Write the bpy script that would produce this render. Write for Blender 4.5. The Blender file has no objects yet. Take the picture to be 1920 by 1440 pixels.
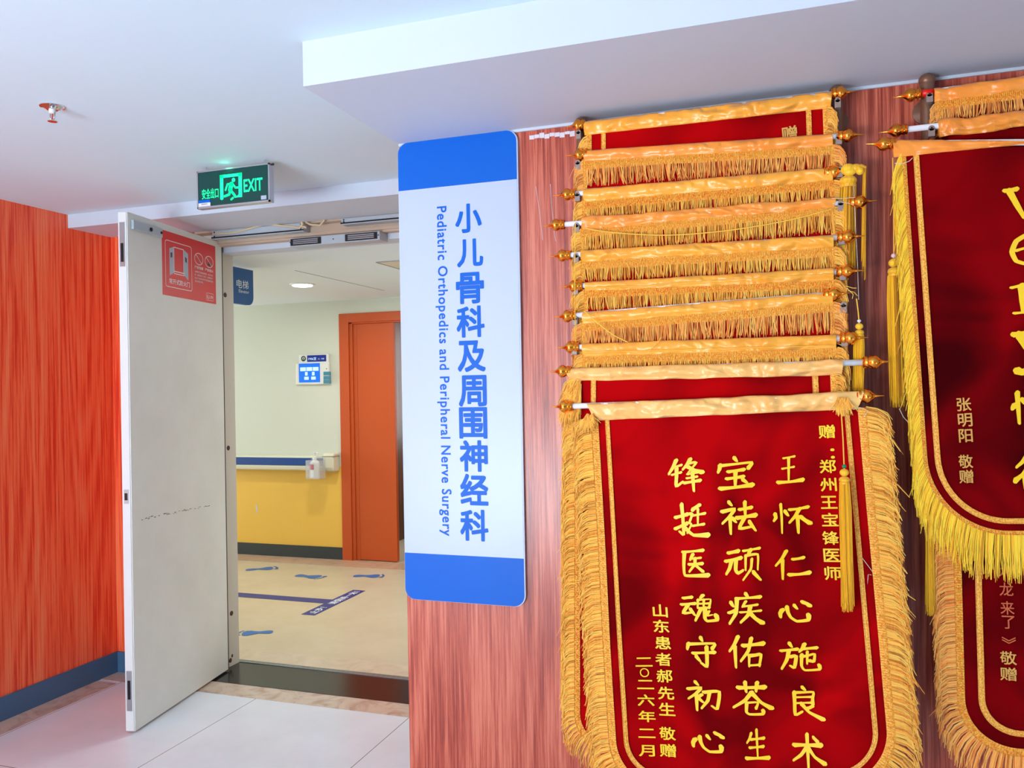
import bpy, bmesh, math, random
from mathutils import Vector, Matrix, noise
random.seed(7)
SC = bpy.context.scene
COL = SC.collection
PI = math.pi

# ------------------------------------------------------------------ camera
FPX, CAMH = 1550.58, 1.45
AXR = Vector((0.94631014, 0.32276196, -0.01793973))
AXU = Vector((0.0185392, 0.00121697, 0.99982739))
AXF = Vector((-0.32272808, 0.94647939, 0.00483212))
CAM = Vector((0, 0, CAMH))
cd = bpy.data.cameras.new('camera'); cam = bpy.data.objects.new('camera', cd); COL.objects.link(cam)
cd.sensor_fit = 'HORIZONTAL'; cd.sensor_width = 36.0; cd.lens = 36.0 * FPX / 1920.0
cd.clip_start = 0.05; cd.clip_end = 60
cam.matrix_world = Matrix(((AXR.x, AXU.x, -AXF.x, CAM.x), (AXR.y, AXU.y, -AXF.y, CAM.y), (AXR.z, AXU.z, -AXF.z, CAM.z), (0, 0, 0, 1)))
SC.camera = cam

# ------------------------------------------------------------------ world, light, exposure
SC.view_settings.view_transform = 'Standard'
SC.view_settings.look = 'None'
SC.view_settings.gamma = 1.0
SC.view_settings.use_curve_mapping = False
SC.view_settings.exposure = -0.06
w = bpy.data.worlds.new('World'); SC.world = w; w.use_nodes = True
w.node_tree.nodes['Background'].inputs[0].default_value = (0.80, 0.90, 1.0, 1)
w.node_tree.nodes['Background'].inputs[1].default_value = 3.0

def area(name, loc, rot, sx, sy, watts, col):
    l = bpy.data.lights.new(name, 'AREA'); l.shape = 'RECTANGLE'; l.size = sx; l.size_y = sy
    l.energy = watts; l.color = col
    o = bpy.data.objects.new(name, l); COL.objects.link(o); o.location = loc; o.rotation_euler = rot
    return o
WIN = (-3.25, -0.95, 0.30, 2.10)          # hall window: x0, x1, z0, z1
XSIDE = 3.0
WY = -2.0                                # wall with the window
wcx, wcz, wsx, wsz = (WIN[0]+WIN[1])/2, (WIN[2]+WIN[3])/2, WIN[1]-WIN[0], WIN[3]-WIN[2]
area('daylight_hall', (wcx, WY-0.16, wcz), (PI/2, 0, 0), wsx, wsz, 31, (0.90, 0.93, 1.0))                       # sky through the window
area('hall_ceiling_fill', (wcx, WY-0.45, WIN[2]+0.12), (PI/2+1.2, 0, 0), wsx, 1.0, 335, (0.68, 0.87, 1.0))    # added fill outside the window, aimed up to brighten the ceiling
area('hall_side_fill', (XSIDE+0.16, 0.2, 1.0), (PI/2+0.35, 0, PI/2), 1.6, 1.5, 60, (0.76, 0.89, 1.0))        # added side fill beyond the right wall, which has no window

# ------------------------------------------------------------------ helpers
def s2l(c):
    c = c/255.0
    return c/12.92 if c <= 0.04045 else ((c+0.055)/1.055)**2.4
def rgb(r, g, b): return (s2l(r), s2l(g), s2l(b), 1.0)

def at(px, py, ax, val):
    """point of the plane (axis = val) that the photo shows at this pixel"""
    d = AXR*(px-960) + AXU*(720-py) + AXF*FPX
    i = 'XYZ'.index(ax); t = (val-CAM[i])/d[i]
    return CAM + d*t

def tag(o, label=None, cat=None, group=None, kind=None):
    if label: o['label'] = label
    if cat: o['category'] = cat
    if group: o['group'] = group
    if kind: o['kind'] = kind
    return o
def thing(name, loc, label, cat, group=None):
    o = bpy.data.objects.new(name, None); COL.objects.link(o); o.location = loc
    o.empty_display_size = 0.05
    return tag(o, label, cat, group)
def origin_of(o):
    p = Vector((0, 0, 0))
    while o: p += Vector(o.location); o = o.parent
    return p

class MB:
    def __init__(s): s.v = []; s.f = []; s.m = []
    def add(s, vs, fs, mi=0):
        k = len(s.v); s.v += [tuple(p) for p in vs]; s.f += [tuple(i+k for i in f) for f in fs]; s.m += [mi]*len(fs)
        return s
    def box(s, x0, x1, y0, y1, z0, z1, mi=0, M=None):
        v = [Vector((x, y, z)) for z in (z0, z1) for y in (y0, y1) for x in (x0, x1)]
        if M: v = [M @ p for p in v]
        return s.add(v, [(0, 2, 3, 1), (4, 5, 7, 6), (0, 1, 5, 4), (2, 6, 7, 3), (0, 4, 6, 2), (1, 3, 7, 5)], mi)
    def quad(s, a, b, c, d, mi=0): return s.add([a, b, c, d], [(0, 1, 2, 3)], mi)
    def tube(s, pts, r, n=10, mi=0, cap=True):
        pts = [Vector(p) for p in pts]; rs = r if isinstance(r, (list, tuple)) else [r]*len(pts)
        vs = []; fs = []; prev = None
        for i, p in enumerate(pts):
            t = (pts[min(i+1, len(pts)-1)] - pts[max(i-1, 0)])
            if t.length < 1e-9: t = Vector((0, 0, 1))
            t.normalize()
            if prev is None:
                a = Vector((0, 0, 1)) if abs(t.z) < 0.9 else Vector((1, 0, 0))
                u = t.cross(a).normalized()
            else:
                u = (prev - t*prev.dot(t)).normalized()
            prev = u; w_ = t.cross(u)
            for k in range(n):
                q = 2*PI*k/n
                vs.append(p + (u*math.cos(q) + w_*math.sin(q))*rs[i])
        for i in range(len(pts)-1):
            for k in range(n):
                a, b = i*n+k, i*n+(k+1) % n
                fs.append((a, b, b+n, a+n))
        if cap:
            fs.append(tuple(range(n-1, -1, -1))); fs.append(tuple(range((len(pts)-1)*n, len(pts)*n)))
        return s.add(vs, fs, mi)
    def lathe(s, prof, o, axis, n=20, mi=0):
        """prof: (distance along axis, radius)"""
        axis = Vector(axis).normalized(); o = Vector(o)
        return s.tube([o + axis*max(h, -9) + axis*(1e-6*i) for i, (h, r) in enumerate(prof)], [max(r, 1e-5) for h, r in prof], n, mi)
    def ball(s, c, r, n=14, mi=0, sc=(1, 1, 1)):
        c = Vector(c); vs = []; fs = []; m = n//2
        for i in range(m+1):
            a = PI*i/m
            for k in range(n):
                q = 2*PI*k/n
                vs.append(c + Vector((math.sin(a)*math.cos(q)*r*sc[0], math.sin(a)*math.sin(q)*r*sc[1], math.cos(a)*r*sc[2])))
        for i in range(m):
            for k in range(n):
                a, b = i*n+k, i*n+(k+1) % n
                fs.append((a, a+n, b+n, b))
        return s.add(vs, fs, mi)
    def build(s, name, mats, parent=None, smooth=False, bevel=0, auto=None):
        me = bpy.data.meshes.new(name)
        o0 = origin_of(parent) if parent else Vector((0, 0, 0))
        me.from_pydata([(v[0]-o0.x, v[1]-o0.y, v[2]-o0.z) for v in s.v], [], s.f)
        mats = mats if isinstance(mats, (list, tuple)) else [mats]
        for m in mats: me.materials.append(m)
        if len(mats) > 1: me.polygons.foreach_set('material_index', s.m)
        me.validate(); 
        if smooth: me.polygons.foreach_set('use_smooth', [True]*len(me.polygons))
        o = bpy.data.objects.new(name, me); COL.objects.link(o)
        if parent: o.parent = parent
        if bevel:
            bv = o.modifiers.new('bevel', 'BEVEL'); bv.width = bevel; bv.segments = 2; bv.limit_method = 'ANGLE'
        if auto:
            me.polygons.foreach_set('use_smooth', [True]*len(me.polygons))
            bm = bmesh.new(); bm.from_mesh(me)
            for e in bm.edges:
                if len(e.link_faces) == 2 and e.calc_face_angle(0) > auto: e.smooth = False
            bm.to_mesh(me); bm.free()
        return o

def structure(name, mb, m, bevel=0, label=None, **k):
    o = mb.build(name, m, None, bevel=bevel, **k); o['kind'] = 'structure'
    if label: o['label'] = label
    return o

# ---- lettering: the built-in font turned into thin mesh
def glyphs(body, size=1.0, bold=0.0, align='LEFT', spacing=1.0, shear=0.0):
    c = bpy.data.curves.new('t', 'FONT'); c.body = body; c.size = size
    c.align_x = align; c.space_character = spacing; c.shear = shear; c.resolution_u = 3
    o = bpy.data.objects.new('t', c); COL.objects.link(o)
    bpy.context.view_layer.update()
    me = bpy.data.meshes.new_from_object(o.evaluated_get(bpy.context.evaluated_depsgraph_get()))
    vs = [v.co.copy() for v in me.vertices]; fs = [tuple(p.vertices) for p in me.polygons]
    bpy.data.objects.remove(o); bpy.data.curves.remove(c); bpy.data.meshes.remove(me)
    if bold > 0:                       # heavier weight: the outline repeated around a small circle
        b = bold*size; v0 = list(vs); f0 = list(fs)
        for k in range(8):
            n = len(vs); a = k*PI/4; d = Vector((math.cos(a), math.sin(a), 0))*b*(1.0 if k % 2 == 0 else 1.2)
            vs += [v+d-Vector((0, 0, (k+1)*0.00004)) for v in v0]; fs += [tuple(i+n for i in f) for f in f0]
    return vs, fs
def put_text(mb, body, O, U, V, size, bold=0.0, align='LEFT', spacing=1.0, sx=1.0, center=False, mi=0, fit=None):
    """lettering on a plane: O origin, U reading direction, V up direction (unit vectors)"""
    vs, fs = glyphs(body, size, bold, align, spacing)
    if not vs: return
    x0, x1 = min(v.x for v in vs), max(v.x for v in vs); y0, y1 = min(v.y for v in vs), max(v.y for v in vs)
    fx = fy = 1.0; cx = cy = 0.0
    if fit: fx = fit[0]/(x1-x0); fy = fit[1]/(y1-y0)
    if center or fit: cx, cy = (x0+x1)/2, (y0+y1)/2
    U = Vector(U); V = Vector(V); O = Vector(O)
    Nn = U.cross(V); mb.add([O + U*((v.x-cx)*sx*fx) + V*((v.y-cy)*fy) + Nn*v.z for v in vs], fs, mi)

# ---- brush strokes for the calligraphy
def crom(pts, n=5):
    if len(pts) < 3:
        return [pts[0].lerp(pts[1], i/8) for i in range(9)]
    out = []
    P = [pts[0]*2-pts[1]] + pts + [pts[-1]*2-pts[-2]]
    for i in range(1, len(P)-2):
        a, b, c, d = P[i-1:i+3]
        for k in range(n):
            t = k/n
            cr = ((b*2) + (c-a)*t + (a*2-b*5+c*4-d)*t*t + (b*3-a-c*3+d)*t**3)*0.5
            out.append(cr.lerp(b.lerp(c, t), 0.55))
    out.append(pts[-1]); return out
def brush(txt, width=9.5):
    """strokes 'x,y x,y; ...' on a 100 grid with y down -> outline faces centred on (50,50), y up"""
    vs = []; fs = []
    for st in txt.split(';'):
        st = st.strip()
        if not st: continue
        wmul = 1.0
        if st[0] == '!': wmul = 0.7; st = st[1:]
        if st[0] == '*': wmul = 1.3; st = st[1:]
        p = [Vector((float(a.split(',')[0])-50, 50-float(a.split(',')[1]), 0)) for a in st.split()]
        q = crom(p); n = len(q); k0 = len(vs)
        L = sum((q[i+1]-q[i]).length for i in range(n-1))
        horiz = abs(q[-1].x-q[0].x) > abs(q[-1].y-q[0].y)
        for i, c in enumerate(q):
            t = (q[min(i+1, n-1)]-q[max(i-1, 0)]).normalized(); s = i/(n-1)
            if horiz: prof = 0.86 - 0.34*math.sin(PI*s)*min(1, L/60) + 0.12*s
            else: prof = 1.0 - 0.18*math.sin(PI*s) - 0.42*max(0, (s-0.55))/0.45
            ww = width*wmul*prof*0.5
            nn = Vector((-t.y, t.x, 0))
            tilt = t*ww*0.45*(1 if i == 0 else (-1 if i == n-1 else 0))
            vs += [c+nn*ww - tilt*0.6, c-nn*ww + tilt*0.6]
        for i in range(n-1): fs.append((k0+2*i, k0+2*i+1, k0+2*i+3, k0+2*i+2))
        zz = -0.00005*len(fs)/24
        for (i, sg) in ((0, -1), (n-1, 1)):       # rounded tips
            t = (q[min(i+1, n-1)]-q[max(i-1, 0)]).normalized(); a, b = vs[k0+2*i], vs[k0+2*i+1]
            m = (a+b)/2 + t*sg*(a-b).length*0.42
            k = len(vs); vs += [a.lerp(m, 0.62)+t*sg*(a-b).length*0.12, m, b.lerp(m, 0.62)+t*sg*(a-b).length*0.12]
            fs.append((k0+2*i, k, k+1, k+2, k0+2*i+1))
        for j in range(k0, len(vs)): vs[j].z = zz
    return vs, fs

# ------------------------------------------------------------------ materials
def mat(name, col, rough=0.5, metal=0.0, spec=0.5, emit=None, es=0.0, coat=0.0, trans=0.0, sheen=0.0, alpha=1.0):
    m = bpy.data.materials.new(name); m.use_nodes = True
    b = m.node_tree.nodes['Principled BSDF']
    b.inputs['Base Color'].default_value = col; b.inputs['Roughness'].default_value = rough
    b.inputs['Metallic'].default_value = metal; b.inputs['Specular IOR Level'].default_value = spec
    b.inputs['Coat Weight'].default_value = coat; b.inputs['Transmission Weight'].default_value = trans
    b.inputs['Sheen Weight'].default_value = sheen; b.inputs['Alpha'].default_value = alpha
    if emit: b.inputs['Emission Color'].default_value = emit; b.inputs['Emission Strength'].default_value = es
    return m
class NT:
    def __init__(s, m): s.t = m.node_tree; s.b = s.t.nodes['Principled BSDF']
    def n(s, typ, ins=None, **props):
        x = s.t.nodes.new(typ)
        for k, v in props.items(): setattr(x, k, v)
        for k, v in (ins or {}).items():
            if hasattr(v, 'is_output'): s.t.links.new(v, x.inputs[k])
            else: x.inputs[k].default_value = v
        return x
    def link(s, a, b): s.t.links.new(a, b)
    def coords(s, scale, kind='Object', rot=(0, 0, 0)):
        tc = s.n('ShaderNodeTexCoord')
        return s.n('ShaderNodeMapping', {'Vector': tc.outputs[kind], 'Scale': scale, 'Rotation': rot}).outputs[0]
    def ramp(s, fac, stops, interp='LINEAR'):
        r = s.n('ShaderNodeValToRGB', {'Fac': fac}); cr = r.color_ramp; cr.interpolation = interp
        while len(cr.elements) < len(stops): cr.elements.new(0.5)
        for e, (p, c) in zip(cr.elements, stops): e.position = p; e.color = c
        return r.outputs[0]
    def math(s, op, a, b=0.0, clamp=False):
        x = s.n('ShaderNodeMath', operation=op, use_clamp=clamp)
        for i, v in enumerate((a, b)):
            if hasattr(v, 'is_output'): s.link(v, x.inputs[i])
            else: x.inputs[i].default_value = v
        return x.outputs[0]
    def mix(s, fac, a, b, blend='MIX'):
        x = s.n('ShaderNodeMix', data_type='RGBA', blend_type=blend)
        for i, v in ((0, fac), (6, a), (7, b)):
            if hasattr(v, 'is_output'): s.link(v, x.inputs[i])
            else: x.inputs[i].default_value = v
        return x.outputs[2]
    def bump(s, h, strength, dist=0.01):
        x = s.n('ShaderNodeBump', {'Height': h, 'Strength': strength, 'Distance': dist})
        s.link(x.outputs[0], s.b.inputs['Normal'])

def wood(name, light, mid, dark, rough=0.28, seed=0.0, freq=120.0, streak=80.0):
    m = mat(name, mid, rough); T = NT(m)
    tc = T.n('ShaderNodeTexCoord')
    mp = T.n('ShaderNodeMapping', {'Vector': tc.outputs['Object'], 'Scale': (1.0, 1.0, 0.06), 'Location': (seed, seed*0.7, seed*0.3)}).outputs[0]
    n1 = T.n('ShaderNodeTexNoise', {'Vector': mp, 'Scale': 3.0, 'Detail': 1.0, 'Roughness': 0.4, 'Distortion': 0.25}).outputs[0]
    rings = T.math('SINE', T.math('MULTIPLY', n1, freq))
    rings = T.math('MULTIPLY', T.math('ADD', rings, 1.0), 0.5)
    mp2 = T.n('ShaderNodeMapping', {'Vector': tc.outputs['Object'], 'Scale': (1.0, 1.0, 0.022)}).outputs[0]
    n2 = T.n('ShaderNodeTexNoise', {'Vector': mp2, 'Scale': streak, 'Detail': 5.0, 'Roughness': 0.72}).outputs[0]
    n3 = T.n('ShaderNodeTexNoise', {'Vector': mp2, 'Scale': 18.0, 'Detail': 2.0, 'Roughness': 0.5}).outputs[0]
    f = T.math('ADD', T.math('MULTIPLY', rings, 0.13), T.math('ADD', T.math('MULTIPLY', n2, 1.15), T.math('MULTIPLY', n3, 0.34)))
    c = T.ramp(f, [(0.64, dark), (0.80, mid), (0.99, light)])
    T.link(c, T.b.inputs['Base Color'])
    return m

M = {}
M['wood_left'] = wood('orange_red_wood_panel', rgb(255, 140, 92), rgb(255, 104, 60), rgb(226, 58, 32), 0.38)
M['wood_front'] = wood('red_brown_wood_panel', rgb(216, 122, 96), rgb(188, 84, 60), rgb(142, 50, 36), 0.30, 3.3, 135.0, 150.0)
def painted(name, col, rough=0.6, amp=0.02, scale=60):
    m = mat(name, col, rough); T = NT(m)
    n = T.n('ShaderNodeTexNoise', {'Vector': T.coords((1, 1, 1)), 'Scale': scale, 'Detail': 3.0}).outputs[0]
    T.bump(n, amp*4, 0.002)
    n2 = T.n('ShaderNodeTexNoise', {'Vector': T.coords((1, 1, 1)), 'Scale': 1.3, 'Detail': 4.0}).outputs[0]
    d = tuple(x*0.94 for x in col[:3])+(1,)
    T.link(T.mix(n2, d, col), T.b.inputs['Base Color'])
    return m
M['ceiling'] = painted('white_ceiling_paint', rgb(216, 237, 248), 0.7)
M['white_paint'] = painted('white_wall_paint', rgb(204, 212, 224), 0.65)
M['hall_wall'] = painted('pale_wall_paint', rgb(228, 226, 222), 0.7)
M['corridor_ceiling'] = painted('corridor_ceiling_paint', rgb(232, 242, 250), 0.7)

def tile_mat():
    m = mat('polished_grey_floor_tile', rgb(206, 208, 210), 0.1, spec=0.25); T = NT(m)
    tc = T.n('ShaderNodeTexCoord'); sp = T.n('ShaderNodeSeparateXYZ', {0: tc.outputs['Object']})
    def joint(sock, off, per=0.8):
        f = T.math('FRACT', T.math('MULTIPLY', T.math('ADD', sock, off), 1/per))
        return T.math('LESS_THAN', T.math('ABSOLUTE', T.math('SUBTRACT', f, 0.5)), 0.0022)
    j = T.math('MAXIMUM', joint(sp.outputs[0], 2.44+0.4+4.0), joint(sp.outputs[1], -2.43+0.45+9.0, 0.9))
    n = T.n('ShaderNodeTexNoise', {'Vector': tc.outputs['Object'], 'Scale': 2.2, 'Detail': 5.0, 'Roughness': 0.6}).outputs[0]
    c = T.ramp(n, [(0.3, rgb(220, 226, 233)), (0.7, rgb(234, 240, 246))])
    T.link(T.mix(j, c, rgb(120, 118, 112)), T.b.inputs['Base Color'])
    T.link(T.math('ADD', T.math('MULTIPLY', n, 0.10), 0.10), T.b.inputs['Roughness'])
    return m
M['tile'] = tile_mat()
def marble(name, a, b, rough=0.15):
    m = mat(name, a, rough); T = NT(m)
    n = T.n('ShaderNodeTexNoise', {'Vector': T.coords((1, 1, 1)), 'Scale': 7.0, 'Detail': 8.0, 'Roughness': 0.65, 'Distortion': 1.6}).outputs[0]
    T.link(T.ramp(n, [(0.32, b), (0.52, a), (0.75, tuple(min(1, x*1.12) for x in a[:3])+(1,))]), T.b.inputs['Base Color'])
    return m
M['beige_marble'] = marble('beige_marble', rgb(206, 186, 168), rgb(178, 148, 128))
M['black_stone'] = marble('black_granite', rgb(20, 19, 20), rgb(30, 27, 25), 0.2)
M['corridor_border'] = marble('pinkish_stone_border', rgb(196, 164, 138), rgb(176, 140, 114), 0.3)
M['near_border'] = marble('beige_stone_border', rgb(204, 188, 164), rgb(192, 174, 150), 0.3)
def vinyl():
    m = mat('cream_vinyl_floor', rgb(208, 198, 172), 0.32); T = NT(m)
    n = T.n('ShaderNodeTexNoise', {'Vector': T.coords((1, 1, 1)), 'Scale': 3.0, 'Detail': 7.0, 'Roughness': 0.7}).outputs[0]
    T.link(T.ramp(n, [(0.3, rgb(192, 178, 150)), (0.7, rgb(206, 194, 168))]), T.b.inputs['Base Color'])
    return m
M['vinyl'] = vinyl()
M['cream_wall'] = painted('pale_cream_wall_paint', rgb(212, 216, 204), 0.55)
M['yellow_wall'] = painted('yellow_wall_paint', rgb(238, 190, 78), 0.5)
M['dark_base'] = painted('dark_grey_skirting', rgb(52, 60, 64), 0.4)
M['blue_base'] = painted('blue_grey_skirting', rgb(72, 108, 142), 0.4)
M['orange_door'] = painted('orange_door_paint', rgb(196, 80, 26), 0.4, 0.01)
M['brown_dark'] = wood('dark_brown_wood', rgb(110, 62, 36), rgb(84, 44, 26), rgb(56, 28, 18), 0.4)
def doorpaint():
    m = mat('scuffed_cream_door_paint', rgb(214, 208, 196), 0.42); T = NT(m)
    co = T.coords((1, 1, 1))
    n = T.n('ShaderNodeTexNoise', {'Vector': co, 'Scale': 2.0, 'Detail': 6.0, 'Roughness': 0.65}).outputs[0]
    base = T.ramp(n, [(0.3, rgb(218, 221, 214)), (0.7, rgb(232, 235, 230))])
    co2 = T.n('ShaderNodeMapping', {'Vector': T.n('ShaderNodeTexCoord').outputs['Object'], 'Scale': (1, 1.0, 3.4), 'Rotation': (0.45, 0, 0)}).outputs[0]
    s1 = T.n('ShaderNodeTexNoise', {'Vector': co2, 'Scale': 9.0, 'Detail': 9.0, 'Roughness': 0.75, 'Distortion': 0.4}).outputs[0]
    sc = T.ramp(s1, [(0.675, (0, 0, 0, 1)), (0.715, (1, 1, 1, 1))])
    z = T.n('ShaderNodeSeparateXYZ', {0: T.n('ShaderNodeTexCoord').outputs['Object']}).outputs[2]
    low = T.math('SUBTRACT', 1.0, T.math('MULTIPLY', z, 1.25), True)        # scuffs gather near the floor
    T.link(T.mix(T.math('MULTIPLY', T.math('MULTIPLY', sc, low), 0.75), base, rgb(120, 112, 102)), T.b.inputs['Base Color'])
    T.bump(T.n('ShaderNodeTexNoise', {'Vector': co, 'Scale': 90.0, 'Detail': 2.0}).outputs[0], 0.05, 0.002)
    return m
M['door_paint'] = doorpaint()
M['frame_paint'] = painted('aged_cream_frame_paint', rgb(208, 204, 192), 0.5)
M['old_frame'] = painted('grimy_beige_frame_paint', rgb(196, 172, 150), 0.55, 0.05, 25)
M['steel'] = mat('brushed_steel', rgb(176, 184, 190), 0.32, 0.9)
M['grey_metal'] = painted('grey_painted_metal', rgb(178, 188, 196), 0.4)
M['dark_metal'] = mat('dark_metal', rgb(40, 40, 44), 0.35, 0.6)
M['chrome'] = mat('chrome', rgb(220, 222, 226), 0.1, 1.0)
M['black'] = mat('black_plastic', rgb(16, 17, 20), 0.4)
M['gap_dark'] = mat('dark_gap_tone', rgb(26, 20, 18), 0.7)  # dark colour for joints, seams, holes and the shade in the hinge gap
M['plug_brown'] = mat('brown_rubber_plug', rgb(70, 34, 26), 0.6)
M['cable'] = mat('beige_cable', rgb(214, 190, 152), 0.5)
M['white_plastic'] = mat('white_plastic', rgb(226, 228, 226), 0.35)
M['cream_plastic'] = mat('cream_plastic', rgb(222, 220, 198), 0.4)
M['blue_vinyl'] = mat('deep_blue_vinyl', rgb(12, 66, 142), 0.4)
M['sign_blue'] = mat('bright_blue_print', rgb(0, 96, 200), 0.4, spec=0.2)
M['sign_white'] = mat('white_print', rgb(184, 196, 224), 0.32)
M['sign_side'] = mat('sign_board_edge', rgb(190, 200, 220), 0.4)
M['elev_blue'] = mat('blue_sign_panel', rgb(6, 82, 150), 0.35)
M['letter_white'] = mat('white_lettering', rgb(235, 240, 245), 0.5)
M['red_sticker'] = mat('red_sticker_print', rgb(226, 40, 42), 0.4)
M['pale_print'] = mat('pale_pink_print', rgb(250, 226, 228), 0.45)
M['grey_print'] = mat('grey_blue_print', rgb(176, 188, 206), 0.45)
M['dark_print'] = mat('dark_print', rgb(70, 20, 26), 0.45)
M['exit_green'] = mat('dark_green_exit_panel', rgb(0, 66, 62), 0.25)
M['exit_lit'] = mat('lit_green_lettering', rgb(0, 255, 160), 0.4, emit=(0.0, 1.0, 0.36, 1), es=0.85)
M['alu'] = mat('aluminium', rgb(190, 194, 204), 0.3, 0.85)
M['lcd_blue'] = mat('lit_blue_screen', rgb(0, 90, 200), 0.2, emit=rgb(0, 100, 214), es=0.75)
M['lcd_dark'] = mat('dark_blue_screen', rgb(0, 24, 110), 0.2, emit=rgb(0, 24, 120), es=0.6)
M['lcd_white'] = mat('lit_white_screen_print', rgb(190, 220, 245), 0.3, emit=rgb(170, 215, 250), es=0.6)
M['teal_btn'] = mat('teal_button', rgb(64, 132, 160), 0.4)
M['magenta'] = mat('magenta_label', rgb(190, 10, 96), 0.4)
M['gel'] = mat('clear_acrylic', rgb(236, 240, 244), 0.05, trans=0.5, alpha=0.35)
M['foot_blue'] = mat('blue_floor_sticker', rgb(14, 104, 176), 0.4)
M['tape_blue'] = mat('navy_floor_tape', rgb(18, 50, 128), 0.4)
M['lamp'] = mat('lit_lamp_diffuser', (1, 1, 1, 1), 0.5, emit=(1.0, 0.95, 0.84, 1), es=6.0)
M['rod'] = mat('white_plastic_rod', rgb(240, 244, 250), 0.3)
M['red_tube'] = mat('red_plastic_sleeve', rgb(232, 24, 8), 0.35)
M['gold'] = mat('gold_orange_chrome', (0.95, 0.36, 0.045, 1), 0.13, 1.0)
M['rack'] = mat('brown_coated_metal', rgb(128, 92, 72), 0.38, 0.35)
M['clip'] = mat('grey_plastic_clip', rgb(150, 128, 120), 0.4)
M['thread_white'] = mat('white_thread', rgb(235, 225, 205), 0.6)
M['bead_green'] = mat('green_bead', rgb(0, 130, 84), 0.25)
M['bead_clear'] = mat('clear_bead', rgb(230, 200, 196), 0.15)
M['bead_white'] = mat('white_bead', rgb(225, 225, 225), 0.2)
M['old_tape'] = mat('torn_paper_tape', rgb(222, 216, 222), 0.6)

def velvet(name, col, lo):
    m = mat(name, col, 0.85, spec=0.03, sheen=0.05); T = NT(m)
    T.b.inputs['Sheen Tint'].default_value = (1.0, 0.12, 0.1, 1); T.b.inputs['Sheen Roughness'].default_value = 0.35
    n = T.n('ShaderNodeTexNoise', {'Vector': T.coords((1, 1, 1)), 'Scale': 3.6, 'Detail': 2.0, 'Roughness': 0.45, 'Distortion': 0.9}).outputs[0]
    T.link(T.ramp(n, [(0.34, lo), (0.62, col)]), T.b.inputs['Base Color'])          # brushed nap
    T.bump(T.n('ShaderNodeTexNoise', {'Vector': T.coords((1, 1, 1)), 'Scale': 700.0, 'Detail': 1.0}).outputs[0], 0.15, 0.001)
    return m
M['velvet'] = velvet('red_velvet', rgb(178, 3, 8), rgb(108, 1, 5))
M['velvet_dark'] = velvet('dark_red_velvet', rgb(134, 2, 8), rgb(60, 1, 4))
def satin(name, col, lo):
    m = mat(name, col, 0.3, spec=0.6, sheen=0.2); T = NT(m)
    T.b.inputs['Anisotropic'].default_value = 0.4
    co = T.coords((1.0, 1.0, 1.0))
    d = T.n('ShaderNodeTexNoise', {'Vector': co, 'Scale': 9.0, 'Detail': 1.5, 'Roughness': 0.45, 'Distortion': 1.3}).outputs[0]
    T.bump(d, 0.9, 0.035)
    n = T.n('ShaderNodeTexNoise', {'Vector': co, 'Scale': 4.0, 'Detail': 2.0}).outputs[0]
    T.link(T.ramp(n, [(0.35, lo), (0.65, col)]), T.b.inputs['Base Color'])
    return m
M['satin'] = satin('orange_gold_satin', rgb(255, 180, 56), rgb(255, 160, 42))
M['satin_deep'] = satin('deep_orange_satin', rgb(255, 164, 58), rgb(255, 142, 42))
M['satin_peach'] = satin('peach_satin', rgb(255, 200, 116), rgb(255, 180, 92))
def threads(name, a, b, scale=300):
    m = mat(name, a, 0.5, sheen=0.2); T = NT(m)
    n = T.n('ShaderNodeTexNoise', {'Vector': T.coords((1, 1, 0.08)), 'Scale': scale, 'Detail': 2.0}).outputs[0]
    r = T.n('ShaderNodeNewGeometry').outputs['Random Per Island']
    f = T.math('ADD', T.math('MULTIPLY', n, 0.3), T.math('MULTIPLY', r, 0.7))
    T.link(T.ramp(f, [(0.18, tuple(x*0.55 for x in b[:3])+(1,)), (0.36, b), (0.66, a)]), T.b.inputs['Base Color'])
    return m
M['fringe'] = threads('golden_fringe', rgb(255, 206, 92), rgb(252, 164, 50))
M['fringe_yellow'] = threads('yellow_fringe', rgb(255, 222, 60), rgb(255, 188, 30))
M['fringe_orange'] = threads('orange_fringe', rgb(255, 194, 98), rgb(252, 150, 58))
M['tassel_yellow'] = threads('yellow_tassel_thread', rgb(252, 196, 20), rgb(226, 150, 6))
def braid(name, a, b):
    m = mat(name, a, 0.5); T = NT(m)
    v = T.n('ShaderNodeTexVoronoi', {'Vector': T.coords((1, 1, 1)), 'Scale': 260.0}).outputs[0]
    T.link(T.ramp(v, [(0.2, a), (0.75, b)]), T.b.inputs['Base Color'])
    T.bump(v, 0.6, 0.002)
    return m
M['braid'] = braid('golden_braid', rgb(255, 206, 88), rgb(250, 152, 40))
M['braid_yellow'] = braid('yellow_braid', rgb(255, 208, 78), rgb(248, 132, 34))
M['gold_trim'] = braid('gold_ribbon_trim', rgb(255, 200, 84), rgb(230, 146, 44))
M['cord'] = mat('yellow_cord', rgb(248, 190, 60), 0.5)
M['gold_letter'] = mat('golden_yellow_lettering', rgb(252, 206, 22), 0.45)
M['gold_letter_dull'] = mat('dull_gold_lettering', rgb(226, 170, 84), 0.4, 0.2)

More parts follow.
